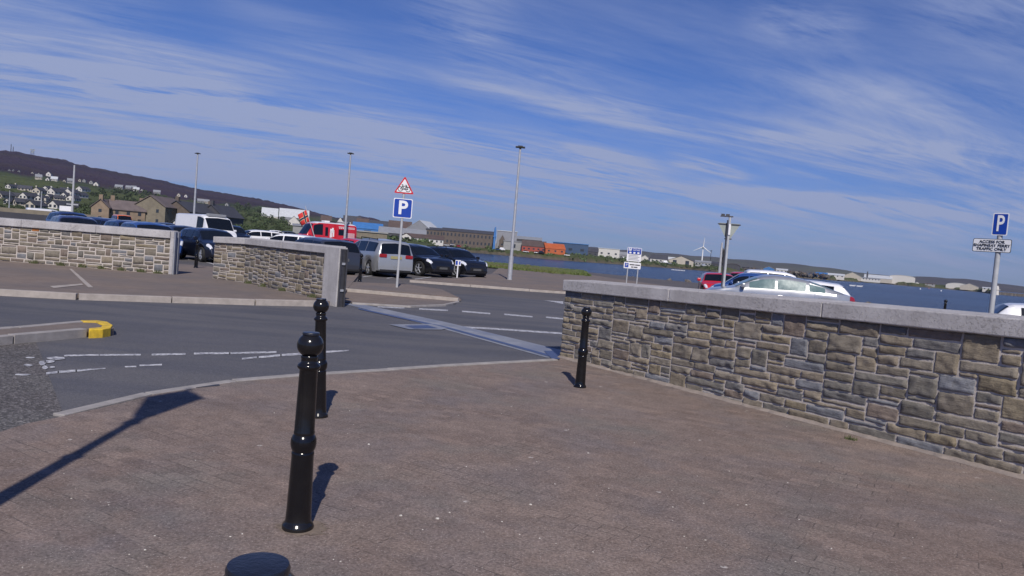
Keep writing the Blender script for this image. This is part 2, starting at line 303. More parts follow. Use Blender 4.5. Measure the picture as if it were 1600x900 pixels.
# ------------------------------------------------------------------ mesh helpers
class MB:
    def __init__(s): s.v = []; s.f = []; s.mi = []
    def add(s, vs, fs, mi=0):
        o = len(s.v); s.v += [tuple(p) for p in vs]; s.f += [tuple(i + o for i in f) for f in fs]; s.mi += [mi] * len(fs); return s
    def box(s, x0, x1, y0, y1, z0, z1, mi=0, Mx=None):
        vs = [Vector(p) for p in ((x0, y0, z0), (x1, y0, z0), (x1, y1, z0), (x0, y1, z0), (x0, y0, z1), (x1, y0, z1), (x1, y1, z1), (x0, y1, z1))]
        if Mx is not None: vs = [Mx @ p for p in vs]
        return s.add(vs, [(0, 3, 2, 1), (4, 5, 6, 7), (0, 1, 5, 4), (1, 2, 6, 5), (2, 3, 7, 6), (3, 0, 4, 7)], mi)
    def tube(s, a, b, r0, r1=None, n=10, mi=0, cap=True):
        a = Vector(a); b = Vector(b); r1 = r0 if r1 is None else r1
        d = (b - a).normalized(); u = d.orthogonal().normalized(); v = d.cross(u)
        vs = []
        for c, r in ((a, r0), (b, r1)):
            for i in range(n):
                t = 2 * math.pi * i / n; vs.append(c + u * (r * math.cos(t)) + v * (r * math.sin(t)))
        fs = [(i, (i + 1) % n, n + (i + 1) % n, n + i) for i in range(n)]
        if cap: fs += [tuple(range(n - 1, -1, -1)), tuple(range(n, 2 * n))]
        return s.add(vs, fs, mi)
    def lathe(s, prof, n=32, mi=0, c=(0, 0, 0)):
        vs = []; fs = []
        for r, z in prof:
            for i in range(n):
                t = 2 * math.pi * i / n; vs.append((c[0] + r * math.cos(t), c[1] + r * math.sin(t), c[2] + z))
        for k in range(len(prof) - 1):
            for i in range(n):
                j = (i + 1) % n; fs.append((k * n + i, k * n + j, (k + 1) * n + j, (k + 1) * n + i))
        fs.append(tuple(range(n - 1, -1, -1))); L = len(prof) - 1; fs.append(tuple(L * n + i for i in range(n)))
        return s.add(vs, fs, mi)
    def prism(s, poly, z0, z1, mi=0):
        n = len(poly); a = sum(poly[i][0] * poly[(i + 1) % n][1] - poly[(i + 1) % n][0] * poly[i][1] for i in range(n))
        if a < 0: poly = poly[::-1]
        vs = [(p[0], p[1], z0) for p in poly] + [(p[0], p[1], z1) for p in poly]
        fs = [tuple(range(n - 1, -1, -1)), tuple(range(n, 2 * n))] + [(i, (i + 1) % n, n + (i + 1) % n, n + i) for i in range(n)]
        return s.add(vs, fs, mi)
    def build(s, name, mats, parent=None, smooth=False, bevel=0, sub=0, loc=None):
        me = bpy.data.meshes.new(name); me.from_pydata(s.v, [], s.f)
        for m in (mats if isinstance(mats, (list, tuple)) else [mats]): me.materials.append(m)
        if len(me.polygons) == len(s.mi): me.polygons.foreach_set('material_index', s.mi)
        if smooth: me.polygons.foreach_set('use_smooth', [True] * len(me.polygons))
        me.update(); ob = bpy.data.objects.new(name, me); COL.objects.link(ob)
        if parent: ob.parent = parent
        if loc is not None: ob.location = loc
        if bevel:
            md = ob.modifiers.new('bevel', 'BEVEL'); md.width = bevel; md.segments = 2; md.limit_method = 'ANGLE'
        if smooth and smooth != 'all': 
            try: me.set_sharp_from_angle(angle=R(40))
            except Exception: pass
        return ob
def tag(o, label=None, cat=None, group=None, kind=None):
    if label: o['label'] = label
    if cat: o['category'] = cat
    if group: o['group'] = group
    if kind: o['kind'] = kind
    return o
def empty(name, loc, rz, label, cat, group=None):
    o = bpy.data.objects.new(name, None); COL.objects.link(o); o.location = loc; o.rotation_euler = (0, 0, rz); o.empty_display_size = .2
    return tag(o, label, cat, group)
def copy_tree(o, parent=None):
    c = o.copy(); COL.objects.link(c)
    if parent: c.parent = parent
    for ch in list(o.children): copy_tree(ch, c)
    return c
def sheet(name, poly, m, z, kind='structure', thick=None):
    b = MB()
    if thick: b.prism([(p[0], p[1]) for p in poly], z - thick, z)
    else:
        n = len(poly); a = sum(poly[i][0] * poly[(i + 1) % n][1] - poly[(i + 1) % n][0] * poly[i][1] for i in range(n))
        if a < 0: poly = poly[::-1]
        b.add([(p[0], p[1], z) for p in poly], [tuple(range(n))])
    o = b.build(name, m); tag(o, kind=kind); return o
def gp(pts, z=0.0): return [G(x, y, z) for x, y in pts]
def text_mesh(txt, size, name, m, parent, loc, rot, off=0.0, align='CENTER', space=1.0, xs=1.0):
    cu = bpy.data.curves.new(name, 'FONT'); cu.body = txt; cu.size = size; cu.align_x = align; cu.align_y = 'CENTER'; cu.extrude = .002; cu.offset = off; cu.space_line = space; cu.resolution_u = 3
    tmp = bpy.data.objects.new(name, cu); COL.objects.link(tmp)
    dg = bpy.context.evaluated_depsgraph_get(); me = bpy.data.meshes.new_from_object(tmp.evaluated_get(dg))
    bpy.data.objects.remove(tmp); me.materials.clear(); me.materials.append(m)
    o = bpy.data.objects.new(name, me); COL.objects.link(o); o.parent = parent; o.location = loc; o.rotation_euler = rot; o.scale = (xs, 1, 1)
    return o
# ------------------------------------------------------------------ terrain
WATER = -3.0
def tab(pts): 
    A = [(az(x), v) for x, v in pts]; return np.array([a for a, _ in A]), np.array([v for _, v in A])
def eltan(x, y):
    d = ray(x, y); return d.z / math.hypot(d.x, d.y)
SKYL = [(-300, 232), (-100, 230), (0, 234), (25, 236), (50, 241), (100, 249), (116, 255), (160, 264), (200, 272), (249, 281), (305, 294), (400, 310), (445, 320), (478, 328), (512, 337), (530, 341), (545, 339), (560, 337), (585, 342), (610, 349), (650, 356), (690, 372), (760, 383)]
sk_a, sk_v = tab([(x, eltan(x, y)) for x, y in SKYL])
HEA = [(-300, 262), (0, 271), (60, 278), (130, 289), (200, 300), (300, 316), (400, 324), (470, 335), (560, 350), (760, 380)]
he_a, he_v = tab([(x, eltan(x, y)) for x, y in HEA])
SHO = [(690, 391), (760, 397), (830, 403), (900, 409), (975, 414), (1023, 417.5), (1080, 421.5), (1120, 425.5), (1190, 430), (1250, 434.6), (1295, 438), (1382, 443.5), (1431, 448), (1487, 452.5), (1530, 456.5), (1549, 459.5)]
def dist(p): return math.hypot(p.x, p.y)
sh_a, sh_v = tab([(x, dist(G(x, y, WATER))) for x, y in SHO])
A690, A1549 = az(690), az(1549)
PL = 1.3
def terr(X, Y):
    X = np.asarray(X, float); Y = np.asarray(Y, float)
    r = np.hypot(X, Y); a = np.arctan2(X, Y)
    S = np.interp(a, sk_a, sk_v, right=0.0) * 3000 + EYE
    t = np.clip((r - 300) / 2700, 0, 1)
    land = np.interp(r, [0, 120, 260], [-.35, -.35, PL])
    hill = np.where(a < az(700), np.maximum(S - PL, 0) * t ** 1.36, 0)
    hill = np.where(r > 3000, hill * np.clip(1 - (r - 3000) / 2500, 0, 1), hill)
    z = land + hill
    rs = np.interp(a, sh_a, sh_v)
    e = np.clip((r - rs) / 34, 0, 1); e = e * e * (3 - 2 * e)
    wat = -6 + e * (PL + 6)
    wm = np.clip((a - (A690 - .012)) / .014, 0, 1); wm = wm * wm * (3 - 2 * wm)
    out = z * (1 - wm) + np.where(r > 60, wat, z) * wm
    out = np.where(a > A1549, -8.0, out)
    back = np.clip((r - 1900) / 300, 0, 1) * np.clip((a - az(740)) / .03, 0, 1)
    return out * (1 - back) + -8 * back
def hit(x, y, rmin=130, rmax=3200):
    d = ray(x, y); hh = math.hypot(d.x, d.y)
    rr = np.geomspace(rmin, rmax, 1600); t = rr / hh
    X = d.x * t; Y = d.y * t; Z = EYE + d.z * t
    h = terr(X, Y); k = np.where(Z <= h)[0]
    i = k[0] if len(k) else len(rr) - 1
    return Vector((X[i], Y[i], float(h[i])))
def spot(x, r):                 # ground point in the direction of image column x at distance r
    a = az(x); X, Y = r * math.sin(a), r * math.cos(a); return Vector((X, Y, float(terr(X, Y))))

def build_terrain():
    na = 620; aa = np.linspace(R(-58), R(48), na)
    rr = np.concatenate([np.linspace(70, 300, 24, endpoint=False), np.linspace(300, 1150, 170, endpoint=False), np.geomspace(1150, 5600, 60)])
    A, RR = np.meshgrid(aa, rr); X = RR * np.sin(A); Y = RR * np.cos(A); Z = terr(X, Y)
    nx = np.sin(X * .071 + 3 * np.sin(Y * .031)) * np.cos(Y * .083 + 2 * np.sin(X * .027))
    Z = Z + np.where((Z > -5), nx * np.interp(RR, [70, 400, 3000], [0, .5, 2.2]), 0) + np.random.RandomState(3).randn(*Z.shape) * np.interp(RR, [100, 300, 3000], [0, .12, .8]) * (Z > -4)
    nr = len(rr)
    verts = np.stack([X.ravel(), Y.ravel(), Z.ravel()], 1)
    i = np.arange(nr - 1)[:, None] * na + np.arange(na - 1)[None]
    faces = np.stack([i, i + 1, i + na + 1, i + na], -1).reshape(-1, 4)[:, ::-1]
    me = bpy.data.meshes.new('countryside'); me.from_pydata(verts.tolist(), [], faces.tolist())
    # natural ground cover colours: heather above, fields below, rock at the shore
    el = (Z - EYE) / RR; he = np.interp(A, he_a, he_v)
    rs = np.random.RandomState(5)
    cell = (np.floor(X / 130 + np.sin(Y / 400)) * 7 + np.floor(Y / 150 + np.sin(X / 300)) * 13).astype(int)
    pal = np.array([(.062, .085, .028), (.048, .070, .026), (.080, .088, .040), (.040, .055, .022), (.066, .098, .028), (.090, .080, .050)])
    field = pal[np.abs(cell) % 6] * .72
    heath = np.array((.031, .019, .031)) * (1 + .22 * np.sin(X * .006 + 2 * np.sin(Y * .004)))[..., None]
    heath = heath + np.array((.007, .006, -.002)) * (np.sin(X * .011 + Y * .017) > .55)[..., None]
    k = np.clip((el - he + .0016 * np.sin(A * 160)) / .0022, 0, 1)[..., None] * (RR > 900)[..., None]
    col = field * (1 - k) + heath * k
    low = (np.array((.055, .068, .026)) * (1 + .25 * rs.rand(*Z.shape))[..., None])
    kk = np.clip((RR - 1100) / 300, 0, 1)[..., None] * (A < az(720))[..., None]
    col = low * (1 - kk) + col * kk
    rk = ((Z < -.9) & (RR > 60))[..., None]
    col = np.where(rk, np.array((.10, .085, .062)) * (.8 + .5 * rs.rand(*Z.shape))[..., None], col)
    at_ = me.color_attributes.new('col', 'FLOAT_COLOR', 'POINT')
    at_.data.foreach_set('color', np.concatenate([col.reshape(-1, 3), np.ones((na * nr, 1))], 1).ravel())
    me.materials.append(mat('ground_cover', (1, 1, 1), .95, .22, .03, attr='col', spec=.2))
    o = bpy.data.objects.new('hillside', me); COL.objects.link(o); tag(o, kind='structure')
build_terrain()
# far hills over the water
def far_hills():
    top = [(600, 372), (700, 374), (820, 384), (900, 383), (935, 387), (1005, 392.5), (1058, 397), (1120, 402), (1190, 408), (1260, 414), (1322, 422), (1360, 428), (1394, 431), (1430, 432), (1469, 433), (1506, 435.6), (1553, 441), (1600, 448), (1660, 452), (1760, 462)]
    ta, tv = tab([(x, eltan(x, y)) for x, y in top])
    aa = np.linspace(az(560), az(1790), 260); rr = np.linspace(4700, 8200, 24)
    b = MB(); na = len(aa)
    vs = []
    for r in rr:
        for a in aa:
            S = max(np.interp(a, ta, tv) * 6400 + EYE + 3, 0)
            t = (r - 4700) / 3500; p = math.sin(min(t / .5, 1) * math.pi / 2) if t < .5 else math.cos((t - .5) / .5 * math.pi / 2)
            q = S * max(p, 0) + 3 * math.sin(a * 130 + r * .004) * p
            vs.append((r * math.sin(a), r * math.cos(a), WATER - 2 + q))
    fs = [(k * na + i, (k + 1) * na + i, (k + 1) * na + i + 1, k * na + i + 1) for k in range(len(rr) - 1) for i in range(na - 1)]
    b.add(vs, fs); o = b.build('distant_hills', mat('distant_moor', (.060, .052, .048), .95, .35, .0022, spec=.1, hue2=(.10, .11, .055)), smooth='all'); tag(o, kind='structure')
far_hills()
# sea
wm_ = bpy.data.materials.new('sea_water'); wm_.use_nodes = True; t = NT(wm_.node_tree)
o_ = t.a('ShaderNodeOutputMaterial'); b_ = t.a('ShaderNodeBsdfPrincipled'); t.l.new(b_.outputs[0], o_.inputs[0])
P_ = t.a('ShaderNodeTexCoord').outputs['Object']
mpw = t.a('ShaderNodeMapping', i_Vector=P_); mpw.inputs['Scale'].default_value = (.35, 1.0, 1)
t.put(b_.inputs['Base Color'], t.mix(t.ramp(t.noise(mpw.outputs[0], .02, 5, .6), [(.35, 0), (.65, 1)]), (.006, .020, .062), (.022, .052, .120)))
b_.inputs['Roughness'].default_value = .22; b_.inputs['IOR'].default_value = 1.33
hw = t.m('ADD', t.m('MULTIPLY', t.noise(mpw.outputs[0], .35, 6, .65), 1.4), t.noise(mpw.outputs[0], 1.6, 4, .6))
t.put(b_.inputs['Normal'], t.a('ShaderNodeBump', i_Strength=1.0, i_Distance=1.1, i_Height=hw))
b = MB(); b.add([(-9000, 20, WATER), (22000, 20, WATER), (22000, 30000, WATER), (-9000, 30000, WATER)], [(0, 1, 2, 3)])
tag(b.build('sea_water', wm_), kind='structure')

# ------------------------------------------------------------------ near platform
shore = [(-120, 150), (-60, 150)] + [(p.x, p.y) for p in (G(640, 405), G(700, 407.5), G(745, 409.5), G(800, 414), G(860, 420), G(905, 424))]
shore += [(p.x, p.y) for p in (G(1000, 433.5), G(1100, 443), G(1200, 455), G(1300, 467), G(1450, 484), G(1650, 507))] + [(70, 40), (130, 38)]
plat = [(-120, -30), (130, -30)] + shore[::-1]
sheet('quay_ground', plat, M['asphalt_far'], 0.0, thick=6.0)
# road near the camera : smooth asphalt
KERB_N = [(100, 648), (150, 637), (200, 625), (250, 612), (300, 602), (400, 592), (500, 584), (600, 578), (700, 571), (800, 565.5), (873, 561.5)]
road = gp([(-900, 720), (-300, 560), (-300, 445), (0, 453), (60, 457), (240, 464), (490, 470), (532, 471), (640, 478), (705, 476), (722, 467), (705, 460), (760, 460), (860, 470), (960, 480), (1100, 500)], .004) + gp([(960, 540), (873, 563), (800, 567), (700, 573), (600, 580), (500, 586), (400, 594), (300, 604), (250, 614), (200, 627), (150, 639), (98, 652), (60, 700), (-300, 900)], .004)
sheet('road', road, M['asphalt'], .004)
old = gp([(-900, 720), (-300, 540), (-100, 530), (54, 530), (62, 548), (70, 570), (84, 608), (100, 650), (90, 700), (-300, 900)], .008)
sheet('worn_road_surface', old, M['asphalt_old'], .008)
# near paving
pn = gp([(x, y + 2) for x, y in KERB_N], .02)
pav = [(-14, -8)] + [(G(-700, 900, .02).x, G(-700, 900, .02).y)] + [(G(40, 662, .02).x, G(40, 662, .02).y)] + [(p.x, p.y) for p in pn]
we = G(1600, 750); wl = G(876, 560); wdir = (we - wl).normalized()
far_r = we + wdir * 6
pav += [(wl.x, wl.y), (far_r.x, far_r.y), (16, -8)]
sheet('pavement', pav, M['paving'], .02)
def kerb(name, line, z, wdt, m, seg=.9, zb=-.1, gap=.008, kindlab='structure'):
    b = MB(); pts = [Vector((p.x, p.y, 0)) for p in line]
    d = [0]
    for i in range(len(pts) - 1): d.append(d[-1] + (pts[i + 1] - pts[i]).length)
    def P(s):
        for i in range(len(pts) - 1):
            if s <= d[i + 1] or i == len(pts) - 2:
                t = (s - d[i]) / (d[i + 1] - d[i]); return pts[i].lerp(pts[i + 1], t)
    n = max(1, int(d[-1] / seg))
    for k in range(n):
        s0, s1 = d[-1] * k / n + gap, d[-1] * (k + 1) / n - gap
        a, c = P(s0), P(s1); t = (c - a).normalized(); nn = Vector((-t.y, t.x, 0)) * wdt
        dz = random.uniform(-.004, .004)
        q = [a, c, c + nn, a + nn]
        b.prism([(v.x, v.y) for v in q], zb, z + dz)
    o = b.build(name, m, bevel=.006); tag(o, kind=kindlab); return o
kerb('near_kerb', gp(KERB_N, .03), .03, .11, M['kerb_pale'], .9, gap=.004)
# far pavement along the opposite side, in front of walls one and two
KF = [(-500, 418), (-300, 430), (-120, 445), (0, 452), (60, 456), (150, 460), (240, 463), (330, 466), (420, 469), (508, 471)]
fk = gp(KF, .11)
pf = [(p.x, p.y) for p in gp([(-500, 418), (-300, 430), (-120, 445), (0, 452), (60, 456), (150, 460), (240, 463), (330, 466), (420, 469), (532, 471)], .1)]
pf += [(p.x, p.y) for p in gp([(540, 455), (560, 430), (420, 424), (300, 414), (200, 408), (0, 396), (-500, 370)], .1)]
sheet('far_pavement', pf, M['paving_far'], .10, thick=.3)
kerb('far_kerb', fk, .125, -.14, M['kerb'], 1.6)
# scored line in the far pavement
sheet('pavement_channel', gp([(108, 420), (112, 420), (146, 449), (138, 449)], .108), M['kerb'], .108)
sheet('pavement_patch_edge', gp([(78, 447), (128, 443), (130, 445), (84, 450)], .108), M['kerb'], .108)
# paved tongue with the cycle sign
KT = [(538, 449), (600, 453), (660, 458), (700, 461), (716, 464), (721, 469), (712, 474), (690, 476.5), (640, 478), (590, 476), (560, 473.5)]
sheet('paved_tongue', gp(KT + [(535, 472), (532, 458)], .03), M['paving_far'], .03)
kerb('tongue_back_kerb', gp([(538, 450.5), (600, 455), (660, 460), (700, 463), (716, 466)], .12), .12, .16, M['kerb'], 2.2)
kerb('tongue_edge_kerb', gp([(717, 466), (722, 469), (713, 474.5), (690, 477), (640, 478.5), (590, 476.5), (550, 473)], .04), .045, -.10, M['kerb_pale'], 1.2)
sheet('paved_tongue_back', gp([(536, 449.5), (600, 454), (660, 459), (716, 464.5), (690, 452), (640, 444.5), (540, 440)], .09), M['paving_far'], .09, thick=.2)
# pavement by the lamp post and shore
sheet('shore_pavement', gp([(640, 436.5), (700, 441), (790, 448.5), (1000, 463), (1100, 455), (905, 427), (780, 418), (768, 428), (720, 434)], .08), M['paving_far'], .08, thick=.2)
kerb('shore_kerb', gp([(640, 437.5), (700, 442), (790, 449.5), (880, 455.5), (1000, 464)], .09), .09, .14, M['kerb'], 2.0)
# grass strip at the shore
def grass_strip():
    b = MB(); far = gp([(600, 403.5), (700, 409), (745, 411), (800, 414.6), (860, 420.6), (905, 424.4)], 0); near = gp([(600, 412), (700, 415), (770, 419.5), (820, 425), (870, 429.8), (925, 433.5)], 0)
    n = 90; mm = 10; vs = []
    for j in range(mm + 1):
        for i in range(n + 1):
            t = i / n * 5; k = min(int(t), 4); f = t - k
            a = near[k].lerp(near[k + 1], f); c = far[k].lerp(far[k + 1], f); p = a.lerp(c, j / mm)
            vs.append((p.x, p.y, .05 + .25 * math.sin(math.pi * j / mm) + random.uniform(-.05, .07)))
    fs = [(j * (n + 1) + i, j * (n + 1) + i + 1, (j + 1) * (n + 1) + i + 1, (j + 1) * (n + 1) + i) for j in range(mm) for i in range(n)]
    b.add(vs, fs)
    for _ in range(5200):
        t = random.random() * 5; k = min(int(t), 4); f = t - k
        p = near[k].lerp(near[k + 1], f).lerp(far[k].lerp(far[k + 1], f), random.uniform(.02, .98)); h = random.uniform(.05, .16); an = random.random() * 6.28; ww = .05
        dx, dy = math.cos(an) * ww, math.sin(an) * ww
        b.add([(p.x - dx, p.y - dy, .1), (p.x + dx, p.y + dy, .1), (p.x + random.uniform(-.1, .1), p.y + random.uniform(-.1, .1), .15 + h)], [(0, 1, 2)])
    o = b.build('shore_grass', M['grass']); tag(o, 'rough green grass strip along the near shoreline', 'grass', kind='stuff')
grass_strip()
def rocks():
    b = MB(); line = [Vector((x, y, 0)) for x, y in shore[2:]]
    L = [0]
    for i in range(len(line) - 1): L.append(L[-1] + (line[i + 1] - line[i]).length)
    for _ in range(900):
        s = random.random() * L[-1]; i = max(k for k in range(len(L) - 1) if L[k] <= s); p = line[i].lerp(line[i + 1], (s - L[i]) / (L[i + 1] - L[i]))
        o = random.uniform(-.2, 7); p = p + Vector((0, o, 0)); r = random.uniform(.2, .5)
        z = -.08 - max(o, 0) * .5; rot = Matrix.Rotation(random.random() * 6, 3, (random.random(), random.random(), 1.2))
        vs = []
        for a in range(4):
            for c in range(6):
                th = math.pi * (a + .5) / 4; ph = c * math.pi / 3; q = r * random.uniform(.7, 1.1)
                vs.append(p + Vector((0, 0, z)) + rot @ Vector((q * math.sin(th) * math.cos(ph), q * math.sin(th) * math.sin(ph), q * .65 * math.cos(th))))
        fs = [(a * 6 + c, a * 6 + (c + 1) % 6, (a + 1) * 6 + (c + 1) % 6, (a + 1) * 6 + c) for a in range(3) for c in range(6)] + [(5, 4, 3, 2, 1, 0), (18, 19, 20, 21, 22, 23)]
        b.add(vs, fs)
    o = b.build('shore_rocks', M['rock']); tag(o, 'jumbled brown rock armour sloping from the quay edge to the sea', 'rocks', kind='stuff')
rocks()
# traffic island with the yellow end
isl = gp([(-300, 535), (0, 512), (60, 507), (128, 501), (152, 500.5), (176, 508), (178, 513), (172, 514), (140, 514.5), (60, 520), (0, 526), (-300, 552)], .1)
sheet('traffic_island', isl, M['paving_far'], .10, thick=.3)
kerb('island_back_kerb', gp([(-300, 535), (0, 512), (60, 507), (126, 501)], .105), .112, -.12, M['kerb_pale'], .9)
kerb('island_front_kerb', gp([(-300, 553), (0, 527), (60, 521), (137, 515)], .105), .112, .12, M['kerb_pale'], .9)
yk = empty('kerb_nose', G(150, 510), 0, 'bright yellow painted kerb rounding the end of the traffic island', 'kerb')
def ykb(pts, wd, z1=.14):
    l = gp(pts, .1); b = MB()
    for i in range(len(l) - 1):
        a, c = l[i], l[i + 1]; t_ = (c - a).normalized(); n_ = Vector((-t_.y, t_.x, 0)) * wd
        b.prism([((v.x), (v.y)) for v in (a, c, c + n_, a + n_)], -.02, z1)
    o = b.build('kerb_block', M['yellow'], bevel=.008); o.parent = yk; o.matrix_parent_inverse = Matrix.Translation(-Vector(yk.location)); return o
b = MB(); b.prism([(v.x, v.y) for v in gp([(126, 501), (152, 501), (168, 503.5), (176, 508.5), (173, 513), (161, 515.3), (139, 516), (139, 513.4), (157, 512.2), (161, 508), (150, 503.4), (130, 502.8)], .11)], -.02, .118)
ko = b.build('kerb_block', M['yellow'], bevel=.008); ko.parent = yk; ko.matrix_parent_inverse = Matrix.Translation(-Vector(yk.location))

# ------------------------------------------------------------------ markings
MK = []
def mark(pts, z=.0085, name='road_marking'):
    o = sheet(name, gp(pts, z), M['paint'], z); MK.append(o)
def stroke(x0, y0, x1, y1, wd, wd2=None): 
    wd2 = wd if wd2 is None else wd2
    mark([(x0, y0 - wd / 2), (x1, y1 - wd2 / 2), (x1, y1 + wd2 / 2), (x0, y0 + wd / 2)])
stroke(100, 555.5, 155, 554.5, 2.6); stroke(156, 554.6, 220, 554, 2.6); stroke(237, 554, 290, 553, 2.8); stroke(303, 552.4, 360, 551.6, 3); stroke(358, 551.8, 432, 550, 2.8)
stroke(378, 560.5, 404, 558, 2.6); stroke(402, 558.4, 440, 554.8, 3, 3.2); stroke(438, 555, 500, 550.5, 3.4, 3.6); stroke(500, 550.4, 545, 547.6, 3.6, 1.6)
stroke(72, 583.5, 92, 581, 3.5); stroke(90, 581.2, 120, 579, 4, 3.4); stroke(118, 579.2, 165, 575.4, 3.4, 1.6); stroke(195, 573, 213, 572.6, 2.2); stroke(218, 571, 253, 569.6, 2.4)
def blob(cx, cy, w_, h_, z=.0125):
    n = 11; mark([(cx + w_ * math.cos(i * 6.283 / n) * random.uniform(.75, 1.1), cy + h_ * math.sin(i * 6.283 / n) * random.uniform(.65, 1.1)) for i in range(n)], z)
blob(88, 559.5, 16, 3); blob(66, 567, 6, 4.5); blob(78, 564.5, 9, 2.4); blob(70, 574, 5, 3); blob(44, 570.5, 8, 1.8); blob(35, 585, 14, 1.6); blob(47, 558.6, 8, 1.3); blob(82, 573.5, 5, 1.4)
stroke(590, 479.3, 632, 481.3, 1.8)
for x0, y0, x1, y1 in ((655, 482.6, 700, 485), (722, 486.4, 766, 490), (788, 491, 832, 495), (853, 495.6, 900, 500)): stroke(x0, y0, x1, y1, 2.2)
for i, (x0, y0, x1, y1) in enumerate(((720, 511, 770, 513.5), (770, 513.5, 820, 517), (820, 517, 885, 521.5))): stroke(x0, y0, x1, y1, 2.6)
mark([(849, 469), (880, 471), (880, 475), (866, 472)])
mark([(640, 434), (700, 440), (760, 447), (756, 447), (696, 440.8), (636, 434.8)], .0045) if False else None
for i in range(6):
    x = 560 + i * 44; stroke(x, 433.5 + i * 1.3, x + 26, 430 + i * 1.4, 1.0)
for x, y in ((283, 402), (330, 412)): stroke(x - 12, y - 4, x + 12, y + 3, 1.6)
# flood-gate sill across the road
sheet('gate_sill', gp([(529, 472.3), (562, 474.5), (700, 504), (876, 546.5), (876, 560), (853, 558.5), (700, 516)], .009), M['sill'], .009)
sheet('gate_sill_seal', gp([(560, 481), (700, 511), (866, 556), (858, 557), (700, 513.5), (560, 483)], .013), M['sill_dark'], .013)
sheet('gate_sill_side_plate', gp([(608, 507), (674, 506), (700, 513), (690, 515), (640, 514.5)], .0085 + .008), M['sill'], .0165)
sheet('gate_sill_side_inset', gp([(632, 508.5), (668, 508), (684, 512.5), (648, 513)], .0205), M['sill_dark'], .0205)
sheet('gate_sill_cover', gp([(850, 548), (876, 548), (876, 561), (862, 560.5)], .0165), M['sill_dark'], .0165)

# ------------------------------------------------------------------ stone walls
STC = [(.165, .140, .110), (.150, .132, .108), (.175, .148, .112), (.130, .125, .122), (.135, .138, .150), (.170, .145, .115), (.155, .125, .105), (.140, .130, .115), (.185, .155, .110), (.160, .140, .115), (.150, .132, .108), (.145, .128, .104)]
def stonework(mb, cols, a, c, za0, za1, zc0, zc1, nrm, rng, uw=.055, uh=.05, joint=.011, res=.035, proud=.035, rough=1.0, bright=1.0, odd=None):
    """one face of rubble stones from ground point a to c, heights given at both ends"""
    L = (c - a).length; nx = max(4, round(L / uw)); ny = max(6, round(((za1 - za0) + (zc1 - zc0)) / 2 / uh))
    occ = np.zeros((ny, nx), bool); ids = np.zeros((ny, nx), int); stones = []
    for j in range(ny):
        i = 0
        while i < nx:
            if occ[j, i]: i += 1; continue
            fr = 0
            while i + fr < nx and not occ[j, i + fr] and fr < 12: fr += 1
            h = rng.choice([1, 1, 2, 2, 2, 2, 2, 3, 4]); h = min(h, ny - j)
            if ny - j - h == 1 and rng.random() < .5: h += 1
            wdt = rng.randint(4, 6) if h >= 3 else rng.randint(4, 9)
            if h == 1: wdt = rng.randint(4, 8)
            wdt = min(wdt, fr)
            if j and wdt > 3 and i + wdt < nx and ids[j - 1, i + wdt - 1] != ids[j - 1, i + wdt]: wdt += rng.choice((-1, 1)); wdt = min(wdt, fr)
            if fr - wdt in (1, 2): wdt = fr
            if wdt <= 2: h = min(h, 2)
            while h > 1 and occ[j:j + h, i:i + wdt].any(): h -= 1
            occ[j:j + h, i:i + wdt] = True; ids[j:j + h, i:i + wdt] = len(stones) + 1; stones.append((i, j, wdt, h)); i += wdt
    def P(s, t, d):
        f = s / nx; z0 = za0 * (1 - f) + zc0 * f; z1 = za1 * (1 - f) + zc1 * f
        p = a.lerp(c, f) + nrm * d; return (p.x, p.y, z0 + (z1 - z0) * t / ny)
    for (i, j, w_, h) in stones:
        wm, hm = w_ * L / nx, h * uh; gx = joint / 2 / (L / nx); gy = joint / 2 / uh
        def marks_(L_):
            e1, e2 = min(.005, L_ * .08), min(.014, L_ * .2); n_ = max(1, min(14, int((L_ - 2 * e2) / res)))
            return [0, e1 / L_] + [(e2 + (L_ - 2 * e2) * q / n_) / L_ for q in range(n_ + 1)] + [1 - e1 / L_, 1]
        U_, V_ = marks_(wm), marks_(hm); mx = len(U_) - 1; my = len(V_) - 1
        base = rng.choice(STC); br = rng.uniform(.85, 1.2) * bright * 1.22; colr = tuple(min(1, q * br) for q in base) + (1,)
        if odd and odd(i / nx, j / ny): colr = (.42, .17, .06, 1)
        pr = proud * rng.uniform(.65, 1.15); seed = rng.random() * 500; tilt = rng.uniform(-.012, .012); tilt2 = rng.uniform(-.010, .010)
        cr = [rng.uniform(-.22, .22) for _ in range(8)]
        vs = []
        for y in range(my + 1):
            for x in range(mx + 1):
                u, v = U_[x], V_[y]
                eu = min(u, 1 - u) * wm; ev = min(v, 1 - v) * hm; e = min(eu, ev)
                dd = pr * (1 - math.exp(-e / .006)) 
                nn = mnoise.fractal(Vector((u * wm * 9 + seed, v * hm * 14, seed)), 1.0, 2.0, 4)
                dd += (nn * .012 * rough + tilt * (u - .5) * 2 + tilt2 * (v - .5) * 2) * min(1, e / .012)
                if e > .004: dd = max(dd, .020)
                jx = mnoise.noise(Vector((u * 3 + seed, v * 4, 9))) * .09 * rough; jy = mnoise.noise(Vector((u * 4, v * 3 + seed, 3))) * .10 * rough
                cu = (1 - u) * ((1 - v) * cr[0] + v * cr[1]) + u * ((1 - v) * cr[2] + v * cr[3])
                cv = (1 - u) * ((1 - v) * cr[4] + v * cr[5]) + u * ((1 - v) * cr[6] + v * cr[7])
                vs.append(P(i + gx + u * (w_ - 2 * gx) + jx + cu * .5, j + gy + v * (h - 2 * gy) + jy + cv * .55, dd + .002))
        fs = [(y * (mx + 1) + x, y * (mx + 1) + x + 1, (y + 1) * (mx + 1) + x + 1, (y + 1) * (mx + 1) + x) for y in range(my) for x in range(mx)]
        mb.add(vs, fs); cols += [colr] * len(vs)
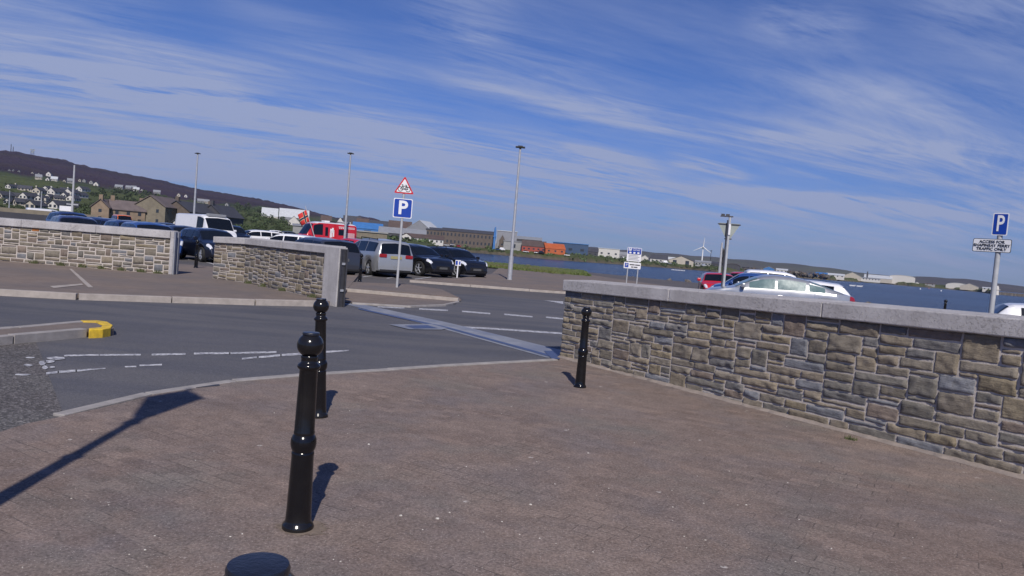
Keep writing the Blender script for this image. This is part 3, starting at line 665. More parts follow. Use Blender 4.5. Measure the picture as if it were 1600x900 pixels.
def setcol(o, cols):
    a_ = o.data.color_attributes.new('col', 'FLOAT_COLOR', 'POINT'); a_.data.foreach_set('color', np.array(cols, dtype=np.float32).ravel())
def stone_wall(label, path, tops, thick, res, cop_h=.17, over=.05, z0=0.0, seed=1, joint=.011, rough=1.0, bright=1.0, blk=2.2, odd=None, proud=.035):
    """path: ground points of the visible face, left to right as seen; tops: coping top height at each"""
    rng = random.Random(seed); root = empty('stone_wall', path[0], 0, label, 'wall', 'flood walls of stone with concrete coping')
    inv = Matrix.Translation(-Vector(path[0]))
    def par(o): o.parent = root; o.matrix_parent_inverse = inv; return o
    sw = MB(); cols = []; core = MB(); cop = MB()
    nr = []
    for i in range(len(path) - 1):
        d = (path[i + 1] - path[i]); d.z = 0; d.normalize(); nr.append(Vector((d.y, -d.x, 0)))
    vn = []
    for i in range(len(path)):
        n = (nr[max(i - 1, 0)] + nr[min(i, len(nr) - 1)]); n.normalize(); k = 1 / max(.3, n.dot(nr[min(i, len(nr) - 1)])); vn.append(n * k)
    for i in range(len(path) - 1):
        a, c = path[i], path[i + 1]
        stonework(sw, cols, a, c, z0, tops[i] - cop_h, z0, tops[i + 1] - cop_h, nr[i], rng, joint=joint, res=res, proud=proud, rough=rough, bright=bright, odd=odd)
        q = [a + vn[i] * .016, c + vn[i + 1] * .016, c - vn[i + 1] * (thick - .02), a - vn[i] * (thick - .02)]
        zt = [tops[i] - cop_h - .001, tops[i + 1] - cop_h - .001]
        core.add([(p.x, p.y, z0 - .1) for p in q] + [(q[0].x, q[0].y, zt[0]), (q[1].x, q[1].y, zt[1]), (q[2].x, q[2].y, zt[1]), (q[3].x, q[3].y, zt[0])],
                 [(0, 3, 2, 1), (4, 5, 6, 7), (0, 1, 5, 4), (1, 2, 6, 5), (2, 3, 7, 6), (3, 0, 4, 7)])
        L = (c - a).length; nb = max(1, round(L / blk))
        for k in range(nb):
            f0, f1 = k / nb, (k + 1) / nb; g = .003 / L
            f0 += g if k else 0; f1 -= g if k < nb - 1 else 0
            def E(f, o):
                n = vn[i].lerp(vn[i + 1], f) if len(path) > 2 else nr[i]
                p = a.lerp(c, f) + n * o; return p
            t0 = tops[i] * (1 - f0) + tops[i + 1] * f0; t1 = tops[i] * (1 - f1) + tops[i + 1] * f1
            fo = over + .035
            pts = [E(f0, fo), E(f1, fo), E(f1, -thick - over), E(f0, -thick - over)]
            cop.add([(pts[0].x, pts[0].y, t0 - cop_h), (pts[1].x, pts[1].y, t1 - cop_h), (pts[2].x, pts[2].y, t1 - cop_h), (pts[3].x, pts[3].y, t0 - cop_h),
                     (pts[0].x, pts[0].y, t0), (pts[1].x, pts[1].y, t1), (pts[2].x, pts[2].y, t1 + .02), (pts[3].x, pts[3].y, t0 + .02)],
                    [(0, 3, 2, 1), (4, 5, 6, 7), (0, 1, 5, 4), (1, 2, 6, 5), (2, 3, 7, 6), (3, 0, 4, 7)])
    so = par(sw.build('stonework', M['stone'], smooth='all')); setcol(so, cols)
    par(core.build('mortar_bed', M['mortar'])); par(cop.build('coping', M['concrete'], bevel=.012))
    return root, par
# right-hand wall
z_l = onplane(884, 437, wl, we).z; z_r = onplane(1600, 498, wl, we).z
far_r = we + wdir * 4.5; k_ = (z_r - z_l) / (we - wl).length
rw, rpar = stone_wall('long brown stone wall nearest the camera with grey coping, running off to the right', [wl, far_r], [z_l, z_l + k_ * (far_r - wl).length], .45, .022, cop_h=.165, z0=.02, seed=4, rough=1.5, joint=.013, bright=1.04, proud=.031)
# cement fillet at its foot
nrw = Vector((wdir.y, -wdir.x, 0)); b = MB()
N = 120; vs = []
for i in range(N + 1):
    p = wl.lerp(far_r, i / N); j = random.uniform(-.012, .016)
    for o, z in ((.018, .05), (.05 + j, .045), (.085 + j * 1.5, .0215)): q = p + nrw * o; vs.append((q.x, q.y, z + random.uniform(-.004, .004) * (z > .03)))
b.add(vs, [(i * 3 + k, (i + 1) * 3 + k, (i + 1) * 3 + k + 1, i * 3 + k + 1) for i in range(N) for k in range(2)])
rpar(b.build('cement_fillet', mat('dusty_cement', (.25, .21, .185), .95, .25, 5, .006, 40)))
# left wall
la, lb = G(-420, 378, .1), G(264, 428.5, .1); la0 = G(0, 407, .1)
la = la0 + (la0 - lb).normalized() * 14
zt_l0 = onplane(0, 341, la0, lb).z; zt_l1 = onplane(262, 361, la0, lb).z; kk = (zt_l1 - zt_l0) / (lb - la0).length
lw, lpar = stone_wall('low grey-brown stone wall at the far left with a steel gate channel at its end', [la, lb], [zt_l0 - kk * 14, zt_l1], .4, .06, cop_h=.20, z0=.1, seed=11, joint=.024, rough=1.0, bright=.92, odd=lambda u, v: .785 < u < .797 and .86 < v < .93)
dl = (lb - la).normalized(); nl = Vector((dl.y, -dl.x, 0))
def wall_end(par, p, d, n, zt, w0=.0, z0=.1, mats=('steel', 'channel')):
    b = MB(); 
    def q(u, v): r_ = p + d * u + n * v; return (r_.x, r_.y)
    b.prism([q(w0, .05), q(w0 + .10, .05), q(w0 + .10, -.40), q(w0, -.40)], z0, zt); par(b.build('end_post', M['concrete'], bevel=.01))
    b = MB(); b.prism([q(w0 + .10, .04), q(w0 + .14, .04), q(w0 + .14, -.02), q(w0 + .10, -.02)], z0, zt - .02); b.prism([q(w0 + .10, -.18), q(w0 + .14, -.18), q(w0 + .14, -.24), q(w0 + .10, -.24)], z0, zt - .02)
    b.prism([q(w0 + .10, -.02), q(w0 + .108, -.02), q(w0 + .108, -.18), q(w0 + .10, -.18)], z0, zt - .02); par(b.build('gate_channel', M['sill'], bevel=.004))
wall_end(lpar, lb, dl, nl, zt_l1 + .0, .0)
# middle wall with a bend and a concrete pillar
ma, mb_, mc = G(333, 434.5, .1), G(382, 441, .1), G(508, 468, .1)
zma = onplane(335, 369.5, ma, mb_).z; zmb = onplane(383, 373, ma, mb_).z; zmc = onplane(507, 384, mb_, mc).z
mw, mpar = stone_wall('short bent stone wall between the gap and the road with a pale concrete pillar', [ma, mb_, mc], [zma, (zma + zmc) / 2 + .01, zmc], .4, .05, cop_h=.17, z0=.1, seed=23, joint=.023, rough=1.0, bright=.92)
dm = (mc - mb_).normalized(); nm = Vector((dm.y, -dm.x, 0))
def q(u, v): r_ = mc + dm * u + nm * v; return (r_.x, r_.y)
b = MB(); b.prism([q(-.02, .09), q(.66, .09), q(.66, -.12), q(-.02, -.12)], -.02, zmc + .004); mpar(b.build('concrete_pillar', M['concrete'], bevel=.015))
b = MB(); b.prism([q(.66, .06), q(.70, .06), q(.70, .03), q(.66, .03)], -.02, zmc - .03); b.prism([q(.66, -.07), q(.73, -.07), q(.73, -.10), q(.66, -.10)], -.02, zmc - .03); b.prism([q(.66, .03), q(.67, .03), q(.67, -.07), q(.66, -.07)], -.02, zmc - .03)
mpar(b.build('gate_channel', M['channel'], bevel=.004))
b = MB()
for zc in (.35, .95):
    b.prism([q(.671, .02), q(.70, .02), q(.70, -.06), q(.671, -.06)], zc, zc + .05)
mpar(b.build('channel_bracket', M['steel']))
# little weeds at the wall feet
def weeds():
    b = MB(); cols = []
    def clump(p, n, s):
        for _ in range(n):
            an = random.random() * 6.28; rr = random.random() * s; q_ = p + Vector((math.cos(an) * rr, math.sin(an) * rr * .5, 0)); h = random.uniform(.3, 1) * s; ax = random.uniform(-.5, .5) * s
            ww = s * .10; b.add([(q_.x - ww, q_.y, p.z), (q_.x + ww, q_.y, p.z), (q_.x + ax, q_.y + ax * .3, p.z + h)], [(0, 1, 2)])
            g = random.uniform(.6, 1.3); cols.extend([(.07 * g, .08 * g, .03 * g, 1)] * 3)
    for f in (.18, .3, .62, .66, .71, .74, .80, .84, .87, .9, .93, .96, .985): clump(la.lerp(lb, f) + nl * .08, 50, .13)
    for f in (.1, .3, .55, .9): clump(mb_.lerp(mc, f) + nm * .08, 50, .12)
    for x, y in ((1333, 688), (1325, 686), (1198, 634)):
        p = G(x, y, .02); clump(p, 22, .05)
    o = b.build('weeds', M['leaf']); setcol(o, cols); tag(o, 'small green weeds growing at the feet of the stone walls', 'weeds', kind='stuff')
weeds()
b = MB(); rs2 = random.Random(77); k = 0
while k < 110:
    x, y = rs2.uniform(0, 1600), 580 + 320 * rs2.random() ** .8
    p = G(x, y, .0215); q_ = p - wl
    if (q_.x * wdir.y - q_.y * wdir.x) < .15 or y < 660 - x * .5 and x < 400 or (x < 320 and y < 660): continue
    k += 1; r_ = rs2.uniform(.002, .0065) * (1.9 if rs2.random() < .12 else 1); n = 6; a0 = rs2.random() * 6; e_ = rs2.uniform(.4, 1)
    ring = [(p.x + r_ * math.cos(a0 + i * 1.047) * rs2.uniform(.7, 1.2), p.y + r_ * e_ * math.sin(a0 + i * 1.047) * rs2.uniform(.7, 1.2)) for i in range(n)]
    b.add([(u, v, .020) for u, v in ring] + [(p.x + (u - p.x) * .6, p.y + (v - p.y) * .6, .020 + r_ * .5) for u, v in ring], [(i, (i + 1) % n, n + (i + 1) % n, n + i) for i in range(n)] + [tuple(range(n, 2 * n))])
tag(b.build('shell_fragments', mat('pale_shell', (.50, .47, .43), .8, .3, 40)), 'tiny pale shell and grit fragments scattered over the near paving', 'grit', kind='stuff')
# dark strip standing in for a small cast shadow at the near kerb
b = MB(); gpoly = gp([(303, 603.6), (342, 600.4), (344, 602.2), (306, 605.6)], .024); b.prism([(p.x, p.y) for p in gpoly], .0, .026)
o = b.build('shadow_strip', M['channel']); tag(o, 'small dark strip painted as a shadow on the paving behind the near kerb', 'painted shadow')

# ------------------------------------------------------------------ bollards
PROF = [(.079, 0), (.083, .004), (.084, .018), (.080, .028), (.072, .036), (.068, .05), (.066, .10), (.0585, .40), (.0600, .408), (.0600, .418), (.056, .424), (.060, .432), (.066, .448), (.0685, .468), (.067, .490), (.060, .508), (.054, .516), (.0555, .522), (.0555, .530), (.0535, .536), (.0475, .862), (.049, .866), (.057, .872), (.0605, .880), (.0605, .888), (.056, .896), (.047, .902), (.043, .910), (.0425, .925), (.0455, .930), (.0455, .936), (.043, .941)]
ball = []
for k in range(15):
    a_ = -1.0 + k / 14 * (1.0 + .92); ball.append((.068 * math.cos(a_) + .002, .998 + .066 * math.sin(a_)))
PROF = PROF + ball
CAPP = [(.041, 1.050), (.0445, 1.053), (.0455, 1.060), (.0430, 1.066), (.030, 1.067), (.012, 1.068)]
def make_bollard():
    r_ = empty('bollard', (0, 0, 0), 0, 'x', 'bollard', 'black cast-iron bollards')
    MB().lathe(PROF, 40).build('post', M['black_paint'], r_, smooth=True)
    MB().lathe(CAPP, 40).build('cap', M['cap_paint'], r_, smooth=True)
    return r_
proto = make_bollard()
BOL = [((465, 825), 1.06, 'black ball-topped bollard standing whole in the foreground left of centre'),
       ((497.5, 651), 1.03, 'black bollard partly hidden right behind the tall foreground bollard'),
       ((906, 605), .975, 'black bollard standing in front of the left end of the long brown stone wall'),
       ((562, 440), .95, 'small black bollard in front of the silver people carrier'),
       ((306, 419), .97, 'small black bollard in the gap between the two far stone walls')]
def putb(i, pos, h, label):
    o = proto if i == 0 else copy_tree(proto)
    o.location = pos; s = h / 1.068; o.scale = (s, s, s); o.rotation_euler = (0, R(-2.6) if i == 1 else 0, 0 if i == 1 else i * .7); o['label'] = label
for i, (pp, h, lab) in enumerate(BOL): putb(i, G(*pp, z=.02 if i < 3 else .09), h, lab)
p = at(404, 879.5, 1.09); putb(9, Vector((p.x, p.y, .02)), p.z - .02, 'nearest black bollard, only its dark cap showing at the bottom edge')
p = at(1478, 468, 31); putb(10, Vector((p.x, p.y, .0)), p.z, 'black bollard top showing above the wall coping against the sea')
# soil ring at the first bollard
b = MB(); n = 46; p = G(474, 824, .0215); b.add([(p.x + math.cos(k * 6.283 / n) * .135 * random.uniform(.7, 1.25), p.y + math.sin(k * 6.283 / n) * .11 * random.uniform(.7, 1.25), .0225) for k in range(n)], [tuple(range(n))])
tag(b.build('soil_patch', mat('sandy_soil', (.185, .145, .115), .95, .3, 20, .004, 80)), kind='structure')

# ------------------------------------------------------------------ street lamps, posts and signs
def lamp_post(pos, h, label, r=.075, yaw=0.0, group='tall grey lamp posts around the car park'):
    o = empty('street_lamp', pos, yaw, label, 'street lamp', group)
    MB().tube((0, 0, 0), (0, 0, 1.2), r * 1.25, r * 1.2, 14).tube((0, 0, 1.2), (0, 0, h - .1), r * .85, r * .5, 12).build('pole', M['steel'], o, smooth=True)
    MB().box(-.10, .10, -.10, .10, 0, .03).build('base_plate', M['steel'], o, bevel=.005)
    b = MB(); b.tube((0, 0, h - .12), (0, 0, h - .02), .05, .06, 10).box(-.24, .24, -.12, .12, h - .03, h + .04).box(-.12, .12, -.09, .09, h + .04, h + .08)
    b.build('lamp_head', M['trim'], o, bevel=.03)
    return o
p = G(796, 437, .08); tpp = at(810, 230, p.y); lamp_post(p, tpp.z - p.z, 'tall grey lamp post standing on the shore pavement right of the black cars', .10)
def lamp_far(xt, yt, h, label, r=.085, **k):
    e = eltan(xt, yt); d = (h - EYE) / e; a = az(xt - (hor(xt) - yt) * .0 + 0); dd = ray(xt, yt); aa = math.atan2(dd.x, dd.y)
    return lamp_post(Vector((d * math.sin(aa), d * math.cos(aa), 0)), h, label, r, **k)
lamp_far(548, 240, 8.0, 'grey lamp post rising behind the red camper van', .12)
lamp_far(309, 240, 8.0, 'grey lamp post rising behind the white van', .13)
for (x, yt, r_, lab) in ((116.5, 258, 90, 'pale slim mast with a small white board left of the stone warehouse'), ):
    p = at(x, yt, r_); o = empty('mast', (p.x, p.y, 0), 0, lab, 'mast')
    MB().tube((0, 0, 0), (0, 0, p.z), .16, .09, 8).build('pole', M['post_grey'], o, smooth=True)
    MB().box(-1.5, 0.0, -.05, .05, 1.8, 2.4).build('board', M['sign_white'], o)
    MB().box(-.7, .7, -.05, .05, 2.6, 2.72).build('crossbar', M['post_grey'], o)
for x, yt, lab in ((15.5, 297, 'leftmost thin lamp post before the hillside houses'), (65.5, 298, 'thin lamp post in front of the hillside houses, second from left')):
    p = at(x, yt, 170); lamp_post(Vector((p.x, p.y, 0)), p.z, lab, .16, group='thin lamp posts before the hillside houses')
def face_cam(p, extra=0.0): return math.atan2(-p.x, p.y) + extra        # local -Y looks at the camera
def plate(par, name, w_, h_, z, m, y=-.05, r=.04, t_=.004, x=0):
    pts = []
    for cx, cz, a0 in ((w_ / 2 - r, h_ / 2 - r, 0), (-w_ / 2 + r, h_ / 2 - r, 90), (-w_ / 2 + r, -h_ / 2 + r, 180), (w_ / 2 - r, -h_ / 2 + r, 270)):
        for k in range(5): a = R(a0 + k * 22.5); pts.append((x + cx + r * math.cos(a), z + cz + r * math.sin(a)))
    b = MB(); n = len(pts)
    b.add([(px, y, pz) for px, pz in pts] + [(px, y + t_, pz) for px, pz in pts], [tuple(range(n - 1, -1, -1)), tuple(range(n, 2 * n))] + [(i, (i + 1) % n, n + (i + 1) % n, n + i) for i in range(n)])
    return b.build(name, m, par)
# cycle warning + parking sign
p = G(620, 449, .09); s1 = empty('road_sign', p, face_cam(p), 'white post with red triangle cycle warning above a blue parking plate', 'road sign')
tip = at(634, 275, p.y); TZ = tip.z - p.z
MB().tube((0, 0, 0), (0, 0, TZ - .15), .04, .04, 14).build('post', M['post_grey'], s1, smooth=True)
def tri(y, s, z0, m, nm, par, up=1, x=0):
    hh = s * .866; c = z0
    pts = [(x, c + up * hh * 2 / 3), (x - s / 2, c - up * hh / 3), (x + s / 2, c - up * hh / 3)]; out = []
    for i in range(3):
        a = Vector(pts[i - 1]); q_ = Vector(pts[i]); c2 = Vector(pts[(i + 1) % 3])
        for k in range(5):
            t_ = k / 4; A_ = q_.lerp(a, .09); C_ = q_.lerp(c2, .09); out.append((A_ * (1 - t_) ** 2 + q_ * 2 * t_ * (1 - t_) + C_ * t_ ** 2))
    n = len(out); b = MB(); b.add([(v[0], y, v[1]) for v in out] + [(v[0], y + .004, v[1]) for v in out], [tuple(range(n - 1, -1, -1)), tuple(range(n, 2 * n))] + [(i, (i + 1) % n, n + (i + 1) % n, n + i) for i in range(n)])
    return b.build(nm, m, par)
tz = TZ - .66 * .866 * .667
tp = tri(-.05, .64, tz, M['sign_red'], 'warning_triangle', s1); tri(-.056, .50, tz, M['sign_white'], 'triangle_face', tp)
def bike(par, z, s):
    b = MB(); m = M['sign_black']
    def ring(cx, cz, r):
        for k in range(18):
            a, c = k * 20, (k + 1) * 20
            b.tube((cx + r * math.cos(R(a)), 0, cz + r * math.sin(R(a))), (cx + r * math.cos(R(c)), 0, cz + r * math.sin(R(c))), .0075 * s, n=5)
    ring(-.105 * s, z, .062 * s); ring(.105 * s, z, .062 * s)
    L = lambda *q_: [b.tube((q_[i][0] * s, 0, z + q_[i][1] * s), (q_[i + 1][0] * s, 0, z + q_[i + 1][1] * s), .008 * s, n=5) for i in range(len(q_) - 1)]
    L((.105, 0), (.0, .0), (-.045, .085), (.065, .085), (.0, 0)); L((.105, 0), (.055, .115), (.025, .12)); L((-.105, 0), (-.045, .085)); L((-.105, 0), (0, 0)); L((-.045, .085), (-.055, .12)); L((-.08, .12), (-.03, .12))
    o = b.build('bicycle_symbol', m, par); o.location = (0, -.062, 0)
bike(tp, tz - .045, 1.15)
zP = at(629, 325.5, p.y).z - p.z
pp_ = plate(s1, 'parking_plate', .60, .62, zP, M['sign_white'], -.048); bp = plate(pp_, 'blue_panel', .55, .57, zP, M['sign_blue'], -.053)
text_mesh('P', .60, 'letter', M['sign_white'], pp_, (-.0, -.060, zP - .0), (R(90), 0, 0), off=.016)
for dz in (zP + .15, zP - .15, tz): MB().box(-.06, .06, -.044, .05, dz - .02, dz + .02).build('clamp', M['channel'], s1)
# parking machine sign on its short post
p = G(714, 434, .08); s2 = empty('parking_post', p, face_cam(p), 'short white post with a small blue and white sign before the rightmost black car', 'sign')
MB().tube((0, 0, 0), (0, 0, .66), .035, n=10).build('post', M['sign_white'], s2, smooth=True)
sp2 = plate(s2, 'sign_plate', .27, .26, .70, M['sign_white'], -.04, .02); plate(sp2, 'blue_panel', .10, .19, .70, M['sign_blue'], -.045, .01, x=-.065); plate(sp2, 'blue_panel', .07, .16, .70, M['sign_blue'], -.045, .01, x=.075)
# car park information board
p = at(991, 398, 46); p.z = 0; s3 = empty('information_board', p, face_cam(p), 'blue and white car park board on two thin posts with a white plate below', 'sign')
zt = at(992, 387, 46).z; zb = at(991, 408.5, 46).z; zl0 = at(989, 410, 46).z; zl1 = at(989, 420, 46).z
for x_ in (-.32, .30): MB().tube((x_, .04, 0), (x_, .04, zt - .05), .035, n=8).build('post', M['post_grey'], s3, smooth=True)
hB = zt - zb; main = plate(s3, 'main_panel', .86, hB, (zt + zb) / 2, M['sign_white'], -.02, .04)
plate(main, 'blue_panel', .80, hB * .44, zt - hB * .25, M['sign_blue'], -.026, .02)
plate(main, 'white_square', .17, hB * .20, zt - hB * .14, M['sign_white'], -.032, .01, x=-.27)
text_mesh('P', .17, 'letter', M['sign_blue'], main, (-.27, -.038, zt - hB * .14), (R(90), 0, 0), off=.003)
text_mesh('LONG STAY\nCAR PARK', .095, 'lettering', M['sign_white'], main, (.12, -.034, zt - hB * .14), (R(90), 0, 0), off=.001)
for x_ in (-.24, 0.0, .24): plate(main, 'white_symbol', .13, .10, zt - hB * .38, M['sign_white'], -.032, .03, x=x_)
b = MB()
for k in range(5): b.box(-.33, .33 - .09 * (k % 2), -.030, -.026, zb + .08 + k * .085, zb + .11 + k * .085)
b.build('small_print', M['roof_grey'], main)
low = plate(s3, 'lower_plate', 1.02, zl0 - zl1, (zl0 + zl1) / 2, M['sign_white'], -.02, .05, x=-.06)
plate(low, 'blue_square', .22, .26, (zl0 + zl1) / 2, M['sign_blue'], -.026, .01, x=-.40); text_mesh('P', .22, 'letter', M['sign_white'], low, (-.40, -.034, (zl0 + zl1) / 2), (R(90), 0, 0))
b = MB()
for zz_, x0, x1 in ((.05, -.22, .08), (.05, .11, .40), (-.09, -.12, .02), (-.09, .05, .26)): b.box(x0, x1, -.030, -.026, (zl0 + zl1) / 2 + zz_ - .03, (zl0 + zl1) / 2 + zz_ + .03)
b.build('small_print', M['sign_black'], low)
# back of the give way sign
D = 26; pt = at(1141, 338, D); p = Vector((pt.x - .0, pt.y, 0)); s4 = empty('give_way_sign', p, face_cam(p, R(4)), 'grey back of a downward triangle sign on a pole behind the stone wall', 'road sign')
MB().tube((0, 0, 0), (0, 0, pt.z), .045, n=12).build('post', M['post_grey'], s4, smooth=True)
zt4 = at(1143, 349, D).z; tri(.07, .76, zt4 - .76 * .866 / 3, M['sign_back'], 'triangle_back', s4, up=-1)
MB().box(-.38, .38, .052, .068, zt4 - .06, zt4 - .02).build('rail', M['channel'], s4)
MB().box(-.12, .12, .048, .068, zt4 - .56, zt4 - .52).build('rail', M['channel'], s4)
MB().box(-.02, .05, -.075, -.045, zt4 - .40, zt4 - .04).build('white_tag', M['sign_white'], s4)
MB().tube((-.07, .0, .3), (-.07, 0, zt4 + .1), .022, n=8).build('conduit', M['channel'], s4)
b = MB(); b.box(-.32, .10, -.05, .05, pt.z - .03, pt.z + .01); b.box(-.30, -.18, -.045, .045, pt.z + .01, pt.z + .07); b.box(-.14, -.02, -.045, .045, pt.z + .01, pt.z + .07); b.build('sensor_bracket', M['channel'], s4, bevel=.006)
# right hand parking sign
D = 17; pb = at(1549, 487, D); pt = at(1566, 337, D); p = Vector((pt.x, pt.y, 0)); s5 = empty('parking_sign', p, face_cam(p, R(-14)), 'blue parking sign with white ferry access plate on a grey post beyond the wall', 'road sign')
MB().tube((0, 0, 0), (0, 0, pt.z), .055, n=16).build('post', M['post_grey'], s5, smooth=True)
z1_ = at(1568, 351, D).z; pl5 = plate(s5, 'parking_plate', .31, .50, z1_, M['sign_white'], -.066, .03); plate(pl5, 'blue_panel', .265, .455, z1_, M['sign_blue'], -.071, .015)
text_mesh('P', .50, 'letter', M['sign_white'], pl5, (0, -.078, z1_), (R(90), 0, 0), off=.008, xs=.62)
z2_ = at(1556, 384, D).z; pl6 = plate(s5, 'access_plate', .76, .30, z2_, M['sign_black'], -.066, .035, x=-.12); plate(pl6, 'white_panel', .735, .275, z2_, M['sign_white'], -.071, .028, x=-.12)
text_mesh('ACCESS FOR\nSHAPINSAY FERRY\nTRAFFIC ONLY', .088, 'lettering', M['sign_black'], pl6, (-.12, -.078, z2_), (R(90), 0, 0), off=.0012, space=.92)
for dz in (z1_ + .1, z1_ - .1, z2_): MB().box(-.07, .07, -.062, .06, dz - .015, dz + .015).build('clamp', M['channel'], s5)
# flagpole with furled flag
D = 43; pt = at(1128.5, 379, D); o = empty('flagpole', (pt.x, pt.y, 0), 0, 'thin flagpole with a dark drooping flag left of the give way sign', 'flagpole')
MB().tube((0, 0, 0), (0, 0, pt.z), .10, .05, 8).build('pole', M['post_grey'], o, smooth=True)
b = MB(); vs = []
for k in range(9):
    z = pt.z - .25 - k * .13
    for i in range(5): vs.append((.06 + i * .075 * (1 - k * .04), .05 * math.sin(i * 2.2 + k), z - i * .12 + .02 * k))
b.add(vs, [(k * 5 + i, k * 5 + i + 1, (k + 1) * 5 + i + 1, (k + 1) * 5 + i) for k in range(8) for i in range(4)]); f = b.build('flag', M['sign_black'], o, smooth='all'); md = f.modifiers.new('solid', 'SOLIDIFY'); md.thickness = .01
# ornamental lamp post beside the camera: its shadow falls on the paving
def lantern():
    sp_ = G(262, 628, .02); H_ = 4.6; L_ = H_ / math.tan(R(SUN_EL)); p = Vector((sp_.x - math.sin(saz) * L_, sp_.y - math.cos(saz) * L_, .02))
    o = empty('lantern_post', p, 0.3, 'ornamental black lamp post just left of the camera, known from its shadow', 'street lamp')
    pr = [(.16, 0), (.14, .08), (.11, .12), (.10, .8), (.135, .84), (.10, .9), (.095, 1.6), (.11, 1.65), (.07, 1.75), (.055, 2.6), (.05, 3.0), (.07, 3.05), (.045, 3.1), (.042, 3.85), (.07, 3.9), (.05, 3.95), (.06, 4.1)]
    MB().lathe(pr, 20).build('post', M['black_paint'], o, smooth=True)
    b = MB(); b.lathe([(.08, 4.1), (.23, 4.72), (.26, 4.75), (.12, 4.95), (.03, 5.05), (.02, 5.15)], 4); b.build('lantern', M['black_paint'], o)
lantern()

# ------------------------------------------------------------------ vehicles
PRO = {
 'hatch': dict(L=4.1, W=1.76, H=1.46, belt=.93, top=[(-.5, .50), (-.497, .72), (-.485, .96), (-.455, 1.14), (-.415, 1.33), (-.37, 1.41), (-.2, 1.455), (-.02, 1.46), (.08, 1.43), (.14, 1.36), (.29, 1.00), (.31, .965), (.42, .86), (.465, .76), (.488, .62), (.5, .42)], rear=(-.483, -.405), scr=(.135, .285), side=[(-.33, -.21), (-.19, .0), (.015, .20)]),
 'estate': dict(L=4.7, W=1.82, H=1.48, belt=.95, top=[(-.5, .50), (-.498, .74), (-.49, 1.0), (-.455, 1.24), (-.425, 1.39), (-.38, 1.44), (-.15, 1.48), (.0, 1.47), (.08, 1.42), (.12, 1.36), (.25, 1.01), (.27, .98), (.41, .87), (.46, .77), (.488, .62), (.5, .42)], rear=(-.488, -.43), scr=(.115, .245), side=[(-.40, -.25), (-.235, -.06), (-.045, .16)]),
 'fastback': dict(L=4.9, W=1.85, H=1.46, belt=.98, top=[(-.5, .52), (-.497, .80), (-.48, 1.0), (-.44, 1.05), (-.38, 1.12), (-.28, 1.28), (-.18, 1.40), (-.08, 1.455), (.02, 1.46), (.10, 1.40), (.16, 1.30), (.27, 1.02), (.29, .99), (.42, .87), (.47, .74), (.49, .62), (.5, .42)], rear=(-.42, -.22), scr=(.13, .265), side=[(-.30, -.20), (-.18, .0), (.015, .18)]),
 'suv': dict(L=4.4, W=1.84, H=1.68, belt=1.08, top=[(-.5, .55), (-.498, .80), (-.49, 1.10), (-.46, 1.38), (-.43, 1.57), (-.38, 1.63), (-.15, 1.68), (.02, 1.67), (.09, 1.60), (.13, 1.53), (.25, 1.15), (.27, 1.11), (.42, 1.02), (.47, .90), (.49, .72), (.5, .50)], rear=(-.488, -.44), scr=(.115, .245), side=[(-.38, -.25), (-.235, -.06), (-.045, .17)]),
 'mpv': dict(L=4.75, W=1.80, H=1.70, belt=1.02, top=[(-.5, .52), (-.499, .80), (-.495, 1.05), (-.475, 1.40), (-.455, 1.60), (-.42, 1.66), (-.2, 1.70), (.03, 1.68), (.12, 1.58), (.16, 1.50), (.33, 1.05), (.36, 1.0), (.45, .88), (.48, .76), (.49, .62), (.5, .45)], rear=(-.494, -.462), scr=(.145, .32), side=[(-.43, -.21), (-.195, .0), (.015, .24)]),
 'van': dict(L=5.4, W=1.98, H=2.4, belt=1.32, top=[(-.5, .6), (-.499, 1.2), (-.495, 2.15), (-.48, 2.34), (-.45, 2.38), (.0, 2.40), (.18, 2.38), (.25, 2.28), (.29, 2.12), (.385, 1.36), (.40, 1.30), (.46, 1.12), (.488, .95), (.497, .7), (.5, .45)], rear=None, scr=(.275, .378), side=[(.11, .27)]),
 'taxi': dict(L=4.6, W=1.85, H=1.9, belt=1.12, top=[(-.5, .6), (-.498, 1.1), (-.48, 1.6), (-.46, 1.82), (-.42, 1.87), (.0, 1.90), (.12, 1.86), (.17, 1.76), (.28, 1.22), (.30, 1.17), (.44, 1.05), (.48, .9), (.495, .7), (.5, .45)], rear=(-.495, -.465), scr=(.16, .275), side=[(-.42, -.22), (-.2, .0), (.02, .2)]),
}
